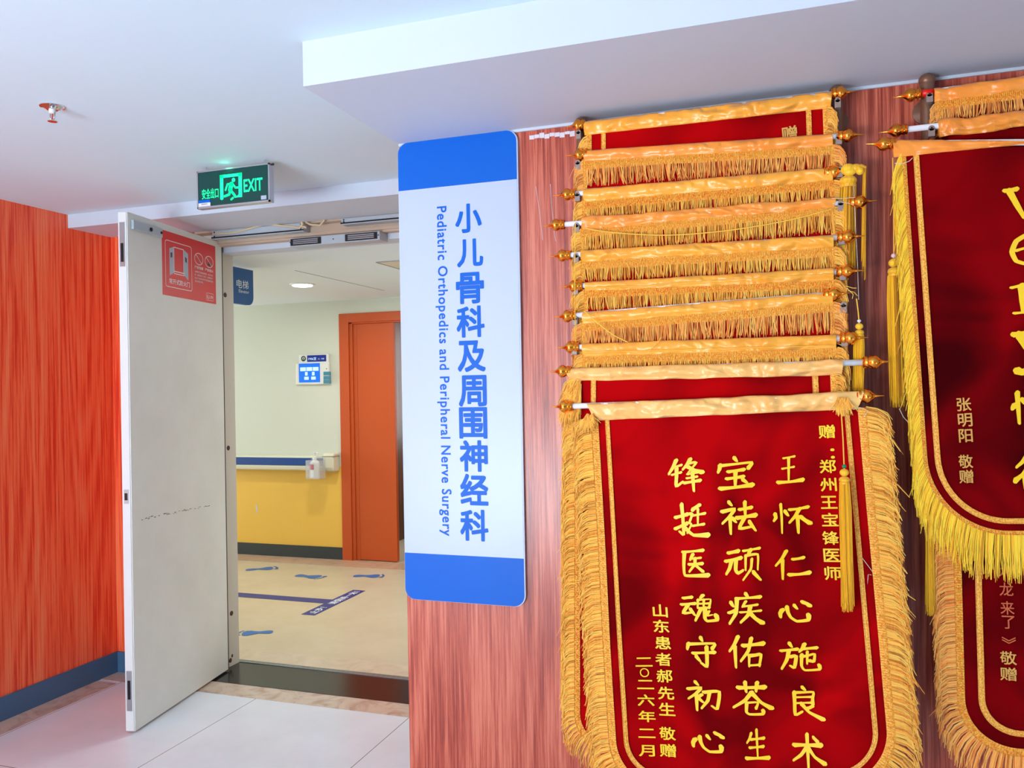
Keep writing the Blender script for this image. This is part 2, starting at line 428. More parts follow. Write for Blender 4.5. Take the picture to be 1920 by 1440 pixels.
# ------------------------------------------------------------------ the setting
XL, ZC = -3.388, 2.347                    # left wall, hall ceiling
YF = 2.379                                # front (banner) wall
XP, ZB = -1.176, 2.232                    # pillar corner, underside of the beam
YD = 3.44                                 # wall with the fire door
XR = 3.0
YK = 6.26                                 # far wall of the corridor
ZK = 2.23                                 # corridor ceiling
XJ = -2.85                                # left jamb of the door opening
structure('floor', MB().box(XL, XR, WY, 3.315, -0.1, 0.0).box(XL, XP, 3.315, YD, -0.1, -0.0005), M['tile'], label='polished pale grey tiled hall floor')
structure('floor_corridor', MB().box(-7.5, -0.4, 3.735, 8.2, -0.1, -0.0005), M['vinyl'], label='cream vinyl floor of the corridor beyond the door')
structure('trim_marble_left', MB().box(XL, -3.25, WY, 3.29, -0.01, 0.0015), M['beige_marble'], label='beige marble strip along the left wall')
structure('trim_marble_front', MB().box(XL, XP+0.0, 3.315, 3.452, -0.01, 0.0015), M['beige_marble'], label='beige marble strip before the black threshold')
structure('trim_threshold', MB().box(XJ-0.1, XP, 3.452, 3.735, -0.05, 0.003), M['black_stone'], label='black granite threshold of the doorway')
structure('trim_threshold_edge', MB().box(XJ-0.1, XP, 3.735, 3.742, -0.02, 0.006).box(XJ-0.1, XP, 3.752, 3.758, -0.02, 0.005).box(XJ-0.1, XP, 3.766, 3.771, -0.02, 0.005), M['steel'], label='metal edge strip behind the threshold')
structure('trim_floor_border', MB().box(-7.5, -0.4, 6.015, YK, -0.02, 0.001), M['corridor_border'], label='pinkish stone border of the corridor floor')
structure('trim_floor_border_near', MB().box(-7.5, -0.4, 3.771, 3.945, -0.02, 0.0008), M['near_border'], label='beige stone border just behind the threshold')
structure('ceiling', MB().box(XL-0.1, XR, WY, 3.5, ZC, ZC+0.1), M['ceiling'], label='white hall ceiling')
structure('ceiling_corridor', MB().box(-7.5, -0.4, 3.60, 8.2, ZK, ZK+0.1), M['corridor_ceiling'], label='white corridor ceiling')
structure('wall_left', MB().box(XL-0.12, XL, WY, YD+0.2, 0.0, ZC), M['wood_left'], label='orange-red wood panelled wall')
structure('wall_front', MB().box(XP, XR, YF, YD+0.3, 0.0, ZB+0.02), M['wood_front'], label='red wood panelled wall behind the pennants')
structure('wall_return', MB().box(XL, XJ-0.07, YD, 3.735, 0.0, ZC), M['wood_left'], label='narrow wood panelled wall behind the open door')
structure('wall_right', MB().box(XR, XR+0.12, WY, YF, 0, ZC), M['hall_wall'])
structure('wall_corridor_near', MB().box(-7.5, XJ-0.07, 3.70, 3.76, 0, ZK+0.05).box(XP, -0.4, 3.70, 3.76, 0, ZK+0.05), M['cream_wall'])
structure('beam', MB().box(XP, XR, 1.834, YF+0.2, ZB, ZC+0.01), M['white_paint'], label='white boxed beam above the pennants')
structure('soffit', MB().box(XL, XP+0.01, 3.167, 3.50, 2.281, ZC+0.01), M['white_paint'], label='white soffit above the doorway')
structure('trim_ceiling_edge', MB().box(XP, XR, YF-0.006, YF+0.01, ZB-0.008, ZB+0.001), M['white_paint'], label='thin white strip where beam meets wood')
structure('wall_lintel', MB().box(XJ-0.1, XP+0.02, 3.52, 3.70, 2.275, ZC+0.02), M['old_frame'])
structure('baseboard_left', MB().box(XL, XL+0.012, WY, YD, 0.0, 0.107), M['blue_base'], label='blue-grey skirting of the left wall')
structure('baseboard_return', MB().box(XL, XJ-0.07, YD-0.012, YD, 0.0, 0.107), M['blue_base'], label='short blue-grey skirting behind the open door')
# hall back wall with its window
bw = MB()
bw.box(XL, WIN[0], WY-0.15, WY, 0, ZC).box(WIN[1], XR, WY-0.15, WY, 0, ZC)
bw.box(WIN[0], WIN[1], WY-0.15, WY, 0, WIN[2]).box(WIN[0], WIN[1], WY-0.15, WY, WIN[3], ZC)
structure('wall_back', bw, M['hall_wall'])
wf = MB()
for x in (WIN[0], (WIN[0]+WIN[1])/2-0.02, WIN[1]-0.04): wf.box(x, x+0.04, WY-0.09, WY-0.04, WIN[2], WIN[3])
for z in (WIN[2], WIN[3]-0.04): wf.box(WIN[0], WIN[1], WY-0.09, WY-0.04, z, z+0.04)
structure('window_1', wf, M['white_plastic'])
# corridor far wall (doorway from X=-3.60 to -2.25)
structure('wall_corridor_far', MB().box(-7.5, -3.60, YK, YK+0.12, 0.80, ZK+0.05).box(-3.60, -2.2, YK, YK+0.12, 2.07, ZK+0.05).box(-2.2, -0.4, YK, YK+0.12, 0, ZK+0.05), M['cream_wall'], label='pale cream upper wall of the corridor')
structure('wall_corridor_dado', MB().box(-7.5, -3.60, YK-0.002, YK+0.12, 0.0, 0.80), M['yellow_wall'], label='yellow lower wall of the corridor')
structure('baseboard_corridor', MB().box(-7.5, -3.69, YK-0.012, YK, 0.0, 0.105), M['dark_base'], label='dark grey skirting under the yellow wall')
structure('wall_corridor_end', MB().box(-7.6, -7.5, 3.7, 8.2, 0, ZK+0.05).box(-0.4, -0.3, 3.7, 8.2, 0, ZK+0.05), M['cream_wall'])
structure('wall_ward', MB().box(-7.5, -0.4, 8.2, 8.3, 0, ZK+0.05), M['cream_wall'])
structure('wall_ward_side', MB().box(-3.75, -3.62, YK+0.12, 8.2, 0, ZK), M['brown_dark'], label='dark brown panelling inside the ward')
# ceiling joints of the corridor
a, b = at(553, 507, 'Z', ZK), at(717, 545, 'Z', ZK)
cj = MB(); cj.box(a.x-0.002, a.x+0.002, a.y, b.y, ZK-0.001, ZK+0.001)
structure('trim_ceiling_joint', cj, M['gap_dark'], label='fine dark joint in the corridor ceiling')

# door frame (left jamb, head) of the fire door
fr = MB()
fr.box(XJ-0.075, XJ, 3.585, 3.735, 0.0, 2.285)
structure('trim_door_jamb', fr, M['frame_paint'], bevel=0.002, label='cream metal door jamb with brown plugs')
hd = MB()
hd.box(XJ, XP, 3.565, 3.60, 2.212, 2.30)
hd.box(XJ, XP, 3.555, 3.57, 2.222, 2.238)
hd.box(XJ, XP, 3.60, 3.735, 2.214, 2.30)
structure('trim_door_head', hd, M['old_frame'], label='grimy beige door frame head')
structure('trim_door_head_lip', MB().box(XJ, XP, 3.62, 3.735, 2.186, 2.216), M['white_paint'], label='white lower lip of the door frame head')

# ------------------------------------------------------------------ fire door leaf, opened into the hall
H0 = Vector((-2.815, 3.598, 0)); H1 = Vector((-2.69, 2.822, 0))
U = (H0-H1).normalized(); N = Vector((U.y, -U.x, 0)); LW = (H0-H1).length      # U: free edge -> hinge, N: out of the visible face
MD = Matrix(((U.x, -N.x, 0, H1.x), (U.y, -N.y, 0, H1.y), (0, 0, 1, 0), (0, 0, 0, 1)))   # local x along leaf, local y into the leaf
def onleaf(px, py, off=0.0):
    d = AXR*(px-960) + AXU*(720-py) + AXF*FPX
    O = H1 + N*off
    t = (O-CAM).dot(N)/d.dot(N); p = CAM + d*t
    return Vector(((p-H1).dot(U), p.z))
door = thing('door_1', H1, 'cream fire door leaf standing open into the hall, scuffed near the floor', 'door')
door['kind'] = 'structure'
DT, DZ0, DZ1 = 0.042, 0.012, 2.236
lf = MB(); lf.box(0, LW, 0, DT, DZ0, DZ1, M=MD); lf.build('leaf', M['door_paint'], door, bevel=0.002)
eg = MB(); eg.box(-0.0035, 0.001, 0.004, DT-0.001, DZ0+0.003, DZ1-0.003, M=MD); tag(eg.build('edge_strip', M['white_plastic'], door), 'white free edge of the door')
lp = MB(); lp.box(-0.006, 0, 0.010, 0.034, 2.0, 2.19, M=MD); pl = lp.build('flush_bolt_plate', M['steel'], door)
q = MB(); q.box(-0.008, -0.004, 0.016, 0.028, 2.02, 2.10, M=MD); q.build('lever', M['dark_metal'], pl)
lp = MB(); lp.box(-0.006, 0, 0.010, 0.034, 0.10, 0.27, M=MD); pl = lp.build('flush_bolt_plate', M['steel'], door)
q = MB(); q.box(-0.008, -0.004, 0.016, 0.028, 0.15, 0.23, M=MD); q.build('lever', M['dark_metal'], pl)
lp = MB(); lp.box(-0.006, 0, 0.012, 0.032, 0.985, 1.045, M=MD); pl = lp.build('latch_plate', M['steel'], door)
q = MB(); q.box(-0.008, -0.004, 0.016, 0.028, 1.0, 1.03, M=MD); q.build('latch_hole', M['dark_metal'], pl)
# armature plate of the magnetic lock at the top of the leaf
a = onleaf(245, 410); b = onleaf(300, 437)
ap = MB(); ap.box(a.x, b.x, -0.014, 0, 2.165, 2.205, M=MD); arm = ap.build('lock_plate', M['grey_metal'], door, bevel=0.002)
bo = MB(); bo.lathe([(0, 0.009), (0.006, 0.009), (0.007, 0.006)], MD @ Vector((a.x*0.42+b.x*0.58, -0.012, 2.185)), N, 12); bo.build('bolt', M['dark_metal'], arm)
bo = MB(); bo.lathe([(0, 0.006), (0.006, 0.006), (0.007, 0.004)], MD @ Vector((b.x-0.012, -0.012, 2.185)), N, 12); bo.build('bolt', M['dark_metal'], arm)
# scratch row on the face
scm = MB(); random.seed(3)
for i in range(46):
    s = i/46; p0 = onleaf(262+135*s, 975-28*s)
    if random.random() < 0.4: continue
    l = random.uniform(0.004, 0.02); h = random.uniform(0.001, 0.004); x = p0.x+random.uniform(-.004, .004); z = p0.y+random.uniform(-.004, .004)
    scm.box(x, x+l, -0.0006, 0.0, z, z+h, M=MD)
tag(scm.build('scratch_row', mat('scratch_grey', rgb(96, 84, 74), 0.7), door), 'row of dark scratches across the door')
gp = MB(); gp.box(LW-0.001, LW+0.007, 0.0, 0.036, DZ0, DZ1, M=MD); gp.build('hinge_gap_shade', M['gap_dark'], door)  # dark strip painting the shade in the gap between leaf and jamb
jm = bpy.data.objects['trim_door_jamb']
for px, py in ((422, 553), (428, 840), (434, 1150)):
    p = at(px, py, 'X', XJ); g = MB(); g.lathe([(0, 0.013), (0.0015, 0.013), (0.002, 0.011)], (XJ-0.0005, min(p.y, 3.71), p.z), (1, 0, 0), 16)
    g.build('plug', M['plug_brown'], jm)
rust = MB(); rust.ball((XJ+0.0, 3.66, 0.035), 0.013, 8, sc=(0.12, 1, 1.0)).ball((XJ, 3.675, 0.055), 0.008, 8, sc=(0.12, 1, 1.2)).build('rust_spot', mat('rust', rgb(90, 50, 26), 0.8), jm)

# red notice on the door
pTL, pTR, pBR, pBL = onleaf(302, 431), onleaf(403, 461), onleaf(405, 571), onleaf(306, 552)
nx0, nx1 = (pTL.x+pBL.x)/2, (pTR.x+pBR.x)/2; nz0, nz1 = (pBL.y+pBR.y)/2, (pTL.y+pTR.y)/2
NW, NH = nx1-nx0, nz1-nz0
def nl(u, v, off=0.0): return MD @ Vector((nx0+u*NW, -off, nz1-v*NH))
notice = thing('fire_notice', nl(0.5, 1.0), 'red printed fire door notice stuck on the cream door leaf', 'notice')
g = MB(); g.box(nx0, nx1, -0.0012, 0.0, nz0, nz1, M=MD); g.build('sheet', M['red_sticker'], notice)
def nstrip(mb, pts, wd, off=0.0018, closed=False):
    pts = list(pts)+([pts[0]] if closed else [])
    for (u0, v0), (u1, v1) in zip(pts, pts[1:]):
        a = Vector((u0*NW, v0*NH)); b = Vector((u1*NW, v1*NH)); d = (b-a).normalized()*wd/2; nn = Vector((-d.y, d.x))
        a = a-d*0.6; b = b+d*0.6
        P = [a+nn, a-nn, b-nn, b+nn]
        mb.quad(*[nl(p.x/NW, p.y/NH, off) for p in P])
def rrect(u0, v0, u1, v1, r):
    out = []
    for cx, cy, a0 in ((u1-r, v0+r, -90), (u1-r, v1-r, 0), (u0+r, v1-r, 90), (u0+r, v0+r, 180)):
        for k in range(5):
            a = math.radians(a0+k*22.5); out.append((cx+r*math.cos(a), cy+r*math.sin(a)))
    return out
g = MB()
nstrip(g, rrect(0.05, 0.14, 0.52, 0.86, 0.035), 0.0035, closed=True)
nstrip(g, [(0.20, 0.62), (0.20, 0.22), (0.37, 0.22), (0.37, 0.62)], 0.004)
nstrip(g, [(0.20, 0.60), (0.385, 0.60)], 0.005); nstrip(g, [(0.20, 0.635), (0.385, 0.635)], 0.004)
for cu in (0.66, 0.865):
    nstrip(g, [(cu+0.082*math.cos(t*PI/12), 0.30+0.095*math.sin(t*PI/12)) for t in range(24)], 0.0042, closed=True)
    nstrip(g, [(cu-0.055, 0.235), (cu+0.055, 0.37)], 0.0035)
nstrip(g, rrect(0.80, 0.835, 0.94, 0.955, 0.008), 0.002, closed=True)
def ntext(t, u, v, wd, hg, bold=0.0, mb=None):
    put_text(mb or g, t, nl(u, v, 0.0018), U, Vector((0, 0, 1)), 0.02, bold, fit=(wd, hg))
ntext('常开式防火门', 0.295, 0.765, 0.37*NW, 0.085*NH, 0.02)
ntext('严禁堵塞', 0.66, 0.445, 0.17*NW, 0.05*NH, 0.02)
ntext('严禁烟火', 0.865, 0.445, 0.17*NW, 0.05*NH, 0.02)
for i, t in enumerate(('请保持门前通道畅通，发生火灾', '时，请将防火门关闭。正常情况下', '防火门应保持常开不得堵塞和锁闭', '禁止堆放杂物。')):
    wd = 0.36*NW*(0.46 if i == 3 else 1)
    ntext(t, 0.58+wd/NW/2, 0.52+i*0.052, wd, 0.034*NH, 0.01)
ntext('119', 0.888, 0.90, 0.075*NW, 0.06*NH, 0.02)
nstrip(g, [(0.825, 0.865), (0.818, 0.90), (0.835, 0.93)], 0.005)
g.build('white_print', M['pale_print'], notice)
g = MB()
for P in ([(0.12, 0.26), (0.20, 0.215), (0.20, 0.62), (0.12, 0.685)], [(0.37, 0.215), (0.455, 0.265), (0.455, 0.70), (0.37, 0.62)]):
    g.quad(*[nl(u, v, 0.0016) for u, v in P])
g.build('grey_print', M['grey_print'], notice)
g = MB()
for P in ([(0.14, 0.32), (0.17, 0.31), (0.17, 0.385), (0.14, 0.40)], [(0.40, 0.325), (0.43, 0.345), (0.43, 0.425), (0.40, 0.40)]):
    g.quad(*[nl(u, v, 0.0019) for u, v in P])
for P in ([(0.62, 0.26), (0.68, 0.30), (0.69, 0.35), (0.63, 0.28)], [(0.83, 0.37), (0.86, 0.28), (0.90, 0.33), (0.905, 0.37)]):
    g.quad(*[nl(u, v, 0.0017) for u, v in P])
g.build('dark_print', M['dark_print'], notice)

# ------------------------------------------------------------------ door head fittings
def closer(x0, x1, z0, z1, label):
    t = thing('door_closer', ((x0+x1)/2, 3.555, z1), label, 'door closer')
    g = MB(); g.box(x0, x1, 3.505, 3.563, z0, z1); b = g.build('cover', M['grey_metal'], t, bevel=0.003)
    g = MB(); g.box(x0-0.001, x1+0.001, 3.500, 3.506, z0+0.004, z0+0.010); g.build('track', M['dark_metal'], t)
    for x in (x0+0.015, x1-0.015):
        for z in (z0+0.014, z1-0.008):
            g = MB(); g.lathe([(0, 0.004), (0.002, 0.0035)], (x, 3.505, z), (0, -1, 0), 8); g.build('screw', M['dark_metal'], t)
    return t
closer(-2.80, -2.26, 2.236, 2.279, 'grey metal closer housing above the hinge side of the doorway')
closer(-2.05, -1.45, 2.250, 2.281, 'grey metal closer housing above the doorway, beside the blue sign')
cb = MB()
def hp(px, py, y=3.50): return at(px, py, 'Y', y)
random.seed(5)
def wob(pts, n=4, amp=0.0015):
    out = []
    for a, b in zip(pts, pts[1:]):
        for k in range(n): out.append(a.lerp(b, k/n)+Vector((0, random.uniform(-amp, amp), random.uniform(-amp, amp))))
    return out+[pts[-1]]
cb.tube(wob([hp(402, 440), hp(440, 436), hp(498, 420), hp(550, 425), hp(562, 428), hp(568, 420), hp(563, 410)]), 0.005, 8)
cb.tube(wob([hp(566, 410), hp(566, 424), hp(575, 427)]), 0.006, 8)
cb.tube(wob([hp(563, 408), hp(580, 421), hp(600, 423), hp(608, 414), hp(606, 404), hp(660, 402), hp(700, 396), hp(722, 394), hp(748, 392)]), 0.0045, 8)
cb.tube(wob([hp(640, 404), hp(690, 399), hp(735, 394)]), 0.004, 8)
tag(cb.build('cable', M['cable'], smooth=True), 'beige cables sagging along the top of the door frame', 'cable')
mlk = thing('magnetic_lock', (-2.11, 3.555, 2.212), 'double electromagnetic lock under the door frame head', 'lock')
g = MB(); g.box(-2.36, -1.86, 3.535, 3.62, 2.170, 2.212); g.build('housing', M['grey_metal'], mlk, bevel=0.0015)
for x0, x1 in ((-2.352, -2.18), (-2.045, -1.872)):
    g = MB(); g.box(x0, x1, 3.530, 3.536, 2.175, 2.208); mg = g.build('magnet', M['black'], mlk, bevel=0.001)
    for z in (2.183, 2.1915, 2.200):
        g = MB(); g.box(x0+0.016, x1-0.016, 3.5285, 3.531, z-0.0025, z+0.0025); g.build('core_strip', M['steel'], mg)
for x in (-2.112, -1.866, -2.355):
    g = MB(); g.lathe([(0, 0.003), (0.002, 0.003)], (x, 3.535, 2.192), (0, -1, 0), 8); g.build('screw', M['dark_metal'], mlk)

# ------------------------------------------------------------------ exit sign
ex0, ex1, ez0, ez1, ey = -2.222, -1.885, 2.180, 2.329, 2.699
es = thing('exit_sign', ((ex0+ex1)/2, ey, ez1), 'green lit running man exit sign hanging under the hall ceiling', 'exit sign')
g = MB(); g.box(ex0, ex1, ey+0.002, ey+0.026, ez0, ez1); g.build('housing', M['alu'], es, bevel=0.001)
g = MB()
for a_ in ((ex0, ex1, ez0, ez0+0.007), (ex0, ex1, ez1-0.006, ez1), (ex0, ex0+0.005, ez0, ez1), (ex1-0.006, ex1, ez0, ez1)): g.box(a_[0], a_[1], ey-0.003, ey+0.003, a_[2], a_[3])
g.build('frame', M['alu'], es)
g = MB(); g.box(ex0+0.004, ex1-0.005, ey-0.0005, ey+0.003, ez0+0.006, ez1-0.005); g.build('panel', M['exit_green'], es)
for x in (ex0+0.03, ex1-0.03):
    g = MB(); g.tube([(x, ey+0.014, ez1-0.002), (x, ey+0.014, ZC)], 0.003, 8); g.build('bracket', M['alu'], es)
for x in (ex0-0.003, ex1+0.004):
    g = MB(); g.ball((x, ey+0.016, ez1-0.002), 0.005, 8); g.build('bracket_screw', M['dark_metal'], es)
EW, EH = ex1-ex0, ez1-ez0
def ep(u, v, o=0.0012): return Vector((ex0+u*EW, ey-o, ez1-v*EH))
g = MB()
def esq(P): g.add([ep(*p) for p in P], [tuple(range(len(P)))])
# door outline of the pictogram
esq([(0.322, 0.17), (0.62, 0.17), (0.62, 0.25), (0.322, 0.25)]); esq([(0.322, 0.17), (0.368, 0.17), (0.368, 0.80), (0.345, 0.83), (0.322, 0.80)])
esq([(0.578, 0.17), (0.625, 0.17), (0.625, 0.80), (0.54, 0.80), (0.578, 0.72)])
hcx, hcy = 0.51, 0.335
esq([(hcx+0.024*math.cos(k*PI/8), hcy+0.055*math.sin(k*PI/8)) for k in range(16)])
def limb(P, wd):
    for (a, b) in zip(P, P[1:]):
        A = Vector((a[0]*EW, a[1]*EH)); B = Vector((b[0]*EW, b[1]*EH)); d = (B-A).normalized(); nn = Vector((-d.y, d.x))*wd/2
        g.quad(*[ep(p.x/EW, p.y/EH) for p in (A+nn, A-nn, B-nn, B+nn)])
        for c in (A, B): g.add([ep((c.x+wd/2*math.cos(k*PI/6))/EW, (c.y+wd/2*math.sin(k*PI/6))/EH) for k in range(12)], [tuple(range(12))])
limb([(0.478, 0.44), (0.462, 0.58)], 0.019); limb([(0.49, 0.425), (0.425, 0.43), (0.398, 0.575)], 0.0075)
limb([(0.50, 0.44), (0.535, 0.54), (0.585, 0.545)], 0.0075); limb([(0.460, 0.60), (0.450, 0.70), (0.385, 0.735)], 0.0095)
limb([(0.47, 0.60), (0.505, 0.69), (0.535, 0.775)], 0.0095); limb([(0.475, 0.835), (0.50, 0.80)], 0.008)
put_text(g, '安全出口', ep(0.182, 0.62), (1, 0, 0), (0, 0, 1), 0.03, 0.010, fit=(0.232*EW, 0.27*EH))
put_text(g, 'EXIT', ep(0.775, 0.52), (1, 0, 0), (0, 0, 1), 0.05, 0.016, fit=(0.255*EW, 0.33*EH))
tag(g.build('lit_lettering', M['exit_lit'], es), 'glowing green pictogram and letters')
g = MB(); g.box(ex0+0.006, ex0+0.062, ey-0.0022, ey-0.0008, ez0+0.008, ez0+0.022); lb = g.build('sticker', M['white_plastic'], es)
g = MB(); g.box(ex0+0.006, ex0+0.062, ey-0.0024, ey-0.0008, ez0+0.022, ez0+0.033); g.build('sticker_band', M['sign_blue'], lb)
g = MB(); put_text(g, '消防标志灯', (ex0+0.034, ey-0.0026, ez0+0.017), (1, 0, 0), (0, 0, 1), 0.01, 0.0, fit=(0.03, 0.006)); g.build('sticker_print', M['dark_metal'], lb)
g = MB(); g.box(ex1-0.040, ex1-0.016, ey-0.0022, ey-0.0008, ez0+0.011, ez0+0.026); g.build('sticker', M['grey_print'], es)
exl = bpy.data.lights.new('exit_glow', 'POINT'); exl.energy = 0.03; exl.color = (0.1, 1.0, 0.55); exl.shadow_soft_size = 0.02
exo = bpy.data.objects.new('exit_glow', exl); COL.objects.link(exo); exo.location = (-2.08, ey-0.012, ez1+0.004)

# ------------------------------------------------------------------ sprinkler
sp = at(98, 199, 'Z', ZC)
spr = thing('sprinkler', sp, 'chrome ceiling sprinkler with a round rose plate', 'sprinkler')
g = MB(); g.lathe([(0, 0.036), (0.003, 0.036), (0.006, 0.024), (0.012, 0.016)], sp, (0, 0, -1), 28); g.build('rose', M['chrome'], spr, auto=0.6)
g = MB(); g.lathe([(0.010, 0.010), (0.022, 0.010), (0.024, 0.006)], sp, (0, 0, -1), 16); g.build('body', M['white_plastic'], spr, auto=0.6)
for sgn in (-1, 1):
    g = MB(); g.tube([sp+Vector((sgn*0.008, 0, -0.020)), sp+Vector((sgn*0.009, 0, -0.032)), sp+Vector((sgn*0.003, 0, -0.045))], 0.0022, 8); g.build('arm', M['steel'], spr, smooth=True)
g = MB(); g.tube([sp+Vector((0, 0, -0.022)), sp+Vector((0, 0, -0.044))], 0.002, 8); g.build('glass_bulb', mat('red_bulb', rgb(200, 60, 40), 0.2), spr)
g = MB(); g.lathe([(0.044, 0.004), (0.046, 0.014), (0.048, 0.014), (0.0485, 0.004)], sp, (0, 0, -1), 20); g.build('deflector', M['chrome'], spr, auto=0.6)

# ------------------------------------------------------------------ department sign on the wall
sx0, sx1, sz0, sz1, sy = -1.1765, -0.776, 0.789, 2.2315, YF
sign = thing('department_sign', ((sx0+sx1)/2, sy, sz0), 'tall white and blue hospital department sign on the wood wall', 'sign')
def rounded_panel(x0, x1, z0, z1, r, y0, y1, corners, n=8):
    P = []
    for (cx, cz, a0, k) in ((x1-r, z1-r, 0, 'tr'), (x0+r, z1-r, 90, 'tl'), (x0+r, z0+r, 180, 'bl'), (x1-r, z0+r, 270, 'br')):
        if k in corners: P += [(cx+r*math.cos(math.radians(a0+i*90/n)), cz+r*math.sin(math.radians(a0+i*90/n))) for i in range(n+1)]
        else: P.append({'tr': (x1, z1), 'tl': (x0, z1), 'bl': (x0, z0), 'br': (x1, z0)}[k])
    n_ = len(P); mb = MB()
    mb.add([(x, y0, z) for x, z in P]+[(x, y1, z) for x, z in P], [tuple(range(n_)), tuple(range(2*n_-1, n_-1, -1))]+[(i, i+n_, (i+1) % n_+n_, (i+1) % n_) for i in range(n_)])
    return mb
rounded_panel(sx0, sx1, sz0, sz1, 0.035, sy-0.011, sy-0.0005, ('tr', 'tl', 'bl', 'br')).build('board', M['sign_side'], sign)
zu, zl = at(860, 347, 'Y', sy-0.012).z, at(875, 1042, 'Y', sy-0.012).z
rounded_panel(sx0+0.001, sx1-0.004, zu, sz1-0.001, 0.034, sy-0.0122, sy-0.0112, ('tr', 'tl')).build('blue_band', M['sign_blue'], sign)
rounded_panel(sx0+0.001, sx1-0.004, sz0+0.001, zl, 0.034, sy-0.0122, sy-0.0112, ('bl', 'br')).build('blue_band', M['sign_blue'], sign)
rounded_panel(sx0+0.001, sx1-0.004, zl, zu, 0.01, sy-0.0120, sy-0.0110, ()).build('white_field', M['sign_white'], sign)
g = MB(); TY = sy-0.0128
for ch, px, py in zip('小儿骨科及周围神经科', (878, 881, 881, 882, 884, 886, 887, 888, 889, 889), (409, 474, 540, 603, 668, 733, 793, 855, 918, 985)):
    p = at(px, py, 'Y', TY); s = {'小': (0.088, 0.09), '儿': (0.087, 0.086)}.get(ch, (0.093, 0.097))
    put_text(g, ch, p, (1, 0, 0), (0, 0, 1), 0.1, 0.028, fit=s)
tag(g.build('main_lettering', M['sign_blue'], sign), 'large blue Chinese characters')
g = MB()
p0, p1 = at(826, 387, 'Y', TY), at(836, 1005, 'Y', TY)
vs, fs = glyphs('Pediatric Orthopedics and Peripheral Nerve Surgery', 1.0, 0.018, 'LEFT', 1.12)
x0_, x1_ = min(v.x for v in vs), max(v.x for v in vs); sc_ = (p0.z-p1.z)/(x1_-x0_)
xs_ = (p0.x+p1.x)/2-0.011
g.add([Vector((xs_+v.y*sc_*1.06, TY-v.z*0.05, p0.z-(v.x-x0_)*sc_)) for v in vs], fs)
tag(g.build('english_lettering', M['sign_blue'], sign), 'small blue English line reading downwards')

# torn tape remnants on the wood beside the sign
tp = thing('tape_remnant', at(1030, 255, 'Y', YF), 'torn white tape strip on the wood near the first pennant', 'tape')
g = MB(); random.seed(11)
for i in range(9):
    px = 997+i*9.5; py = 258-i*1.15+random.uniform(-2, 2)
    p = at(px, py, 'Y', YF-0.001); a_ = random.uniform(0.004, 0.008)
    g.quad(*[(p.x+dx*0.0075, YF-0.001-i*0.00002, p.z+dz*a_+random.uniform(-.001, .001)) for dx, dz in ((-1, -1), (1, -1), (1, 1), (-1, 1))])
g.build('strip', M['old_tape'], tp)
for i, (pts, lab) in enumerate((([(1005, 350), (1012, 400), (1018, 450)], 'long thin white scratch on the wood right of the blue sign'), ([(1032, 345), (1034, 380), (1038, 425), (1042, 452)], 'thin white scratch on the wood beside the third finial'))):
    g = MB(); g.tube([at(x, y, 'Y', YF-0.0008) for x, y in pts], 0.0007, 5)
    tag(g.build('scratch', M['old_tape']), lab, 'scratch')

# ------------------------------------------------------------------ corridor beyond the door
# elevator direction sign, standing out from the near wall
el = thing('elevator_sign', (-3.2, 3.76, 2.1), 'blue hanging direction sign with white lettering in the corridor behind the door', 'sign')
EX, EY1, EZ0, EZ1 = -3.2, 4.372, 1.992, 2.213
g = MB(); P = [(3.76, EZ1), (3.76, EZ0)]
P += [(EY1-0.05+0.05*math.sin(math.radians(a)), EZ0+0.05-0.05*math.cos(math.radians(a))) for a in range(0, 91, 15)] + [(EY1, EZ1)]
n_ = len(P)
g.add([(EX+0.012, y, z) for y, z in P]+[(EX-0.012, y, z) for y, z in P], [tuple(range(n_)), tuple(range(2*n_-1, n_-1, -1))]+[(i, i+n_, (i+1) % n_+n_, (i+1) % n_) for i in range(n_)])
g.build('panel', M['elev_blue'], el)
g = MB(); put_text(g, '电梯', (EX+0.0128, 4.265, 2.115), (0, 1, 0), (0, 0, 1), 0.06, 0.0, fit=(0.115, 0.052))
put_text(g, 'Elevator', (EX+0.0128, 4.278, 2.072), (0, 1, 0), (0, 0, 1), 0.02, 0.0, fit=(0.10, 0.020))
g.box(EX+0.0115, EX+0.0128, 4.115, 4.138, 2.03, 2.165)
for z0, z1, y0, y1 in ((2.05, 2.058, 4.0, 4.095), (2.14, 2.148, 4.0, 4.095), (2.05, 2.148, 4.085, 4.095)): g.box(EX+0.0115, EX+0.0128, y0, y1, z0, z1)
g.build('lettering', M['letter_white'], el)
# ceiling downlights
def downlight(x, y, label, watts):
    t = thing('downlight', (x, y, ZK), label, 'ceiling light', 'recessed corridor downlights')
    g = MB(); g.lathe([(0, 0.092), (0.006, 0.090), (0.008, 0.078), (0.004, 0.076)], (x, y, ZK), (0, 0, -1), 28); g.build('trim_ring', M['white_plastic'], t, auto=0.6)
    g = MB(); g.lathe([(0.003, 0.076), (0.014, 0.070), (0.018, 0.045), (0.0185, 0.002)], (x, y, ZK), (0, 0, -1), 28); g.build('diffuser', M['lamp'], t)
    l = bpy.data.lights.new('downlight_light', 'AREA'); l.shape = 'DISK'; l.size = 0.15; l.energy = watts; l.color = (1.0, 0.95, 0.85)
    o = bpy.data.objects.new('downlight_light', l); COL.objects.link(o); o.parent = t; o.location = (0, 0, -0.03)
dlp = at(567, 533, 'Z', ZK)
downlight(dlp.x, dlp.y, 'lit round recessed downlight in the corridor ceiling', 16)
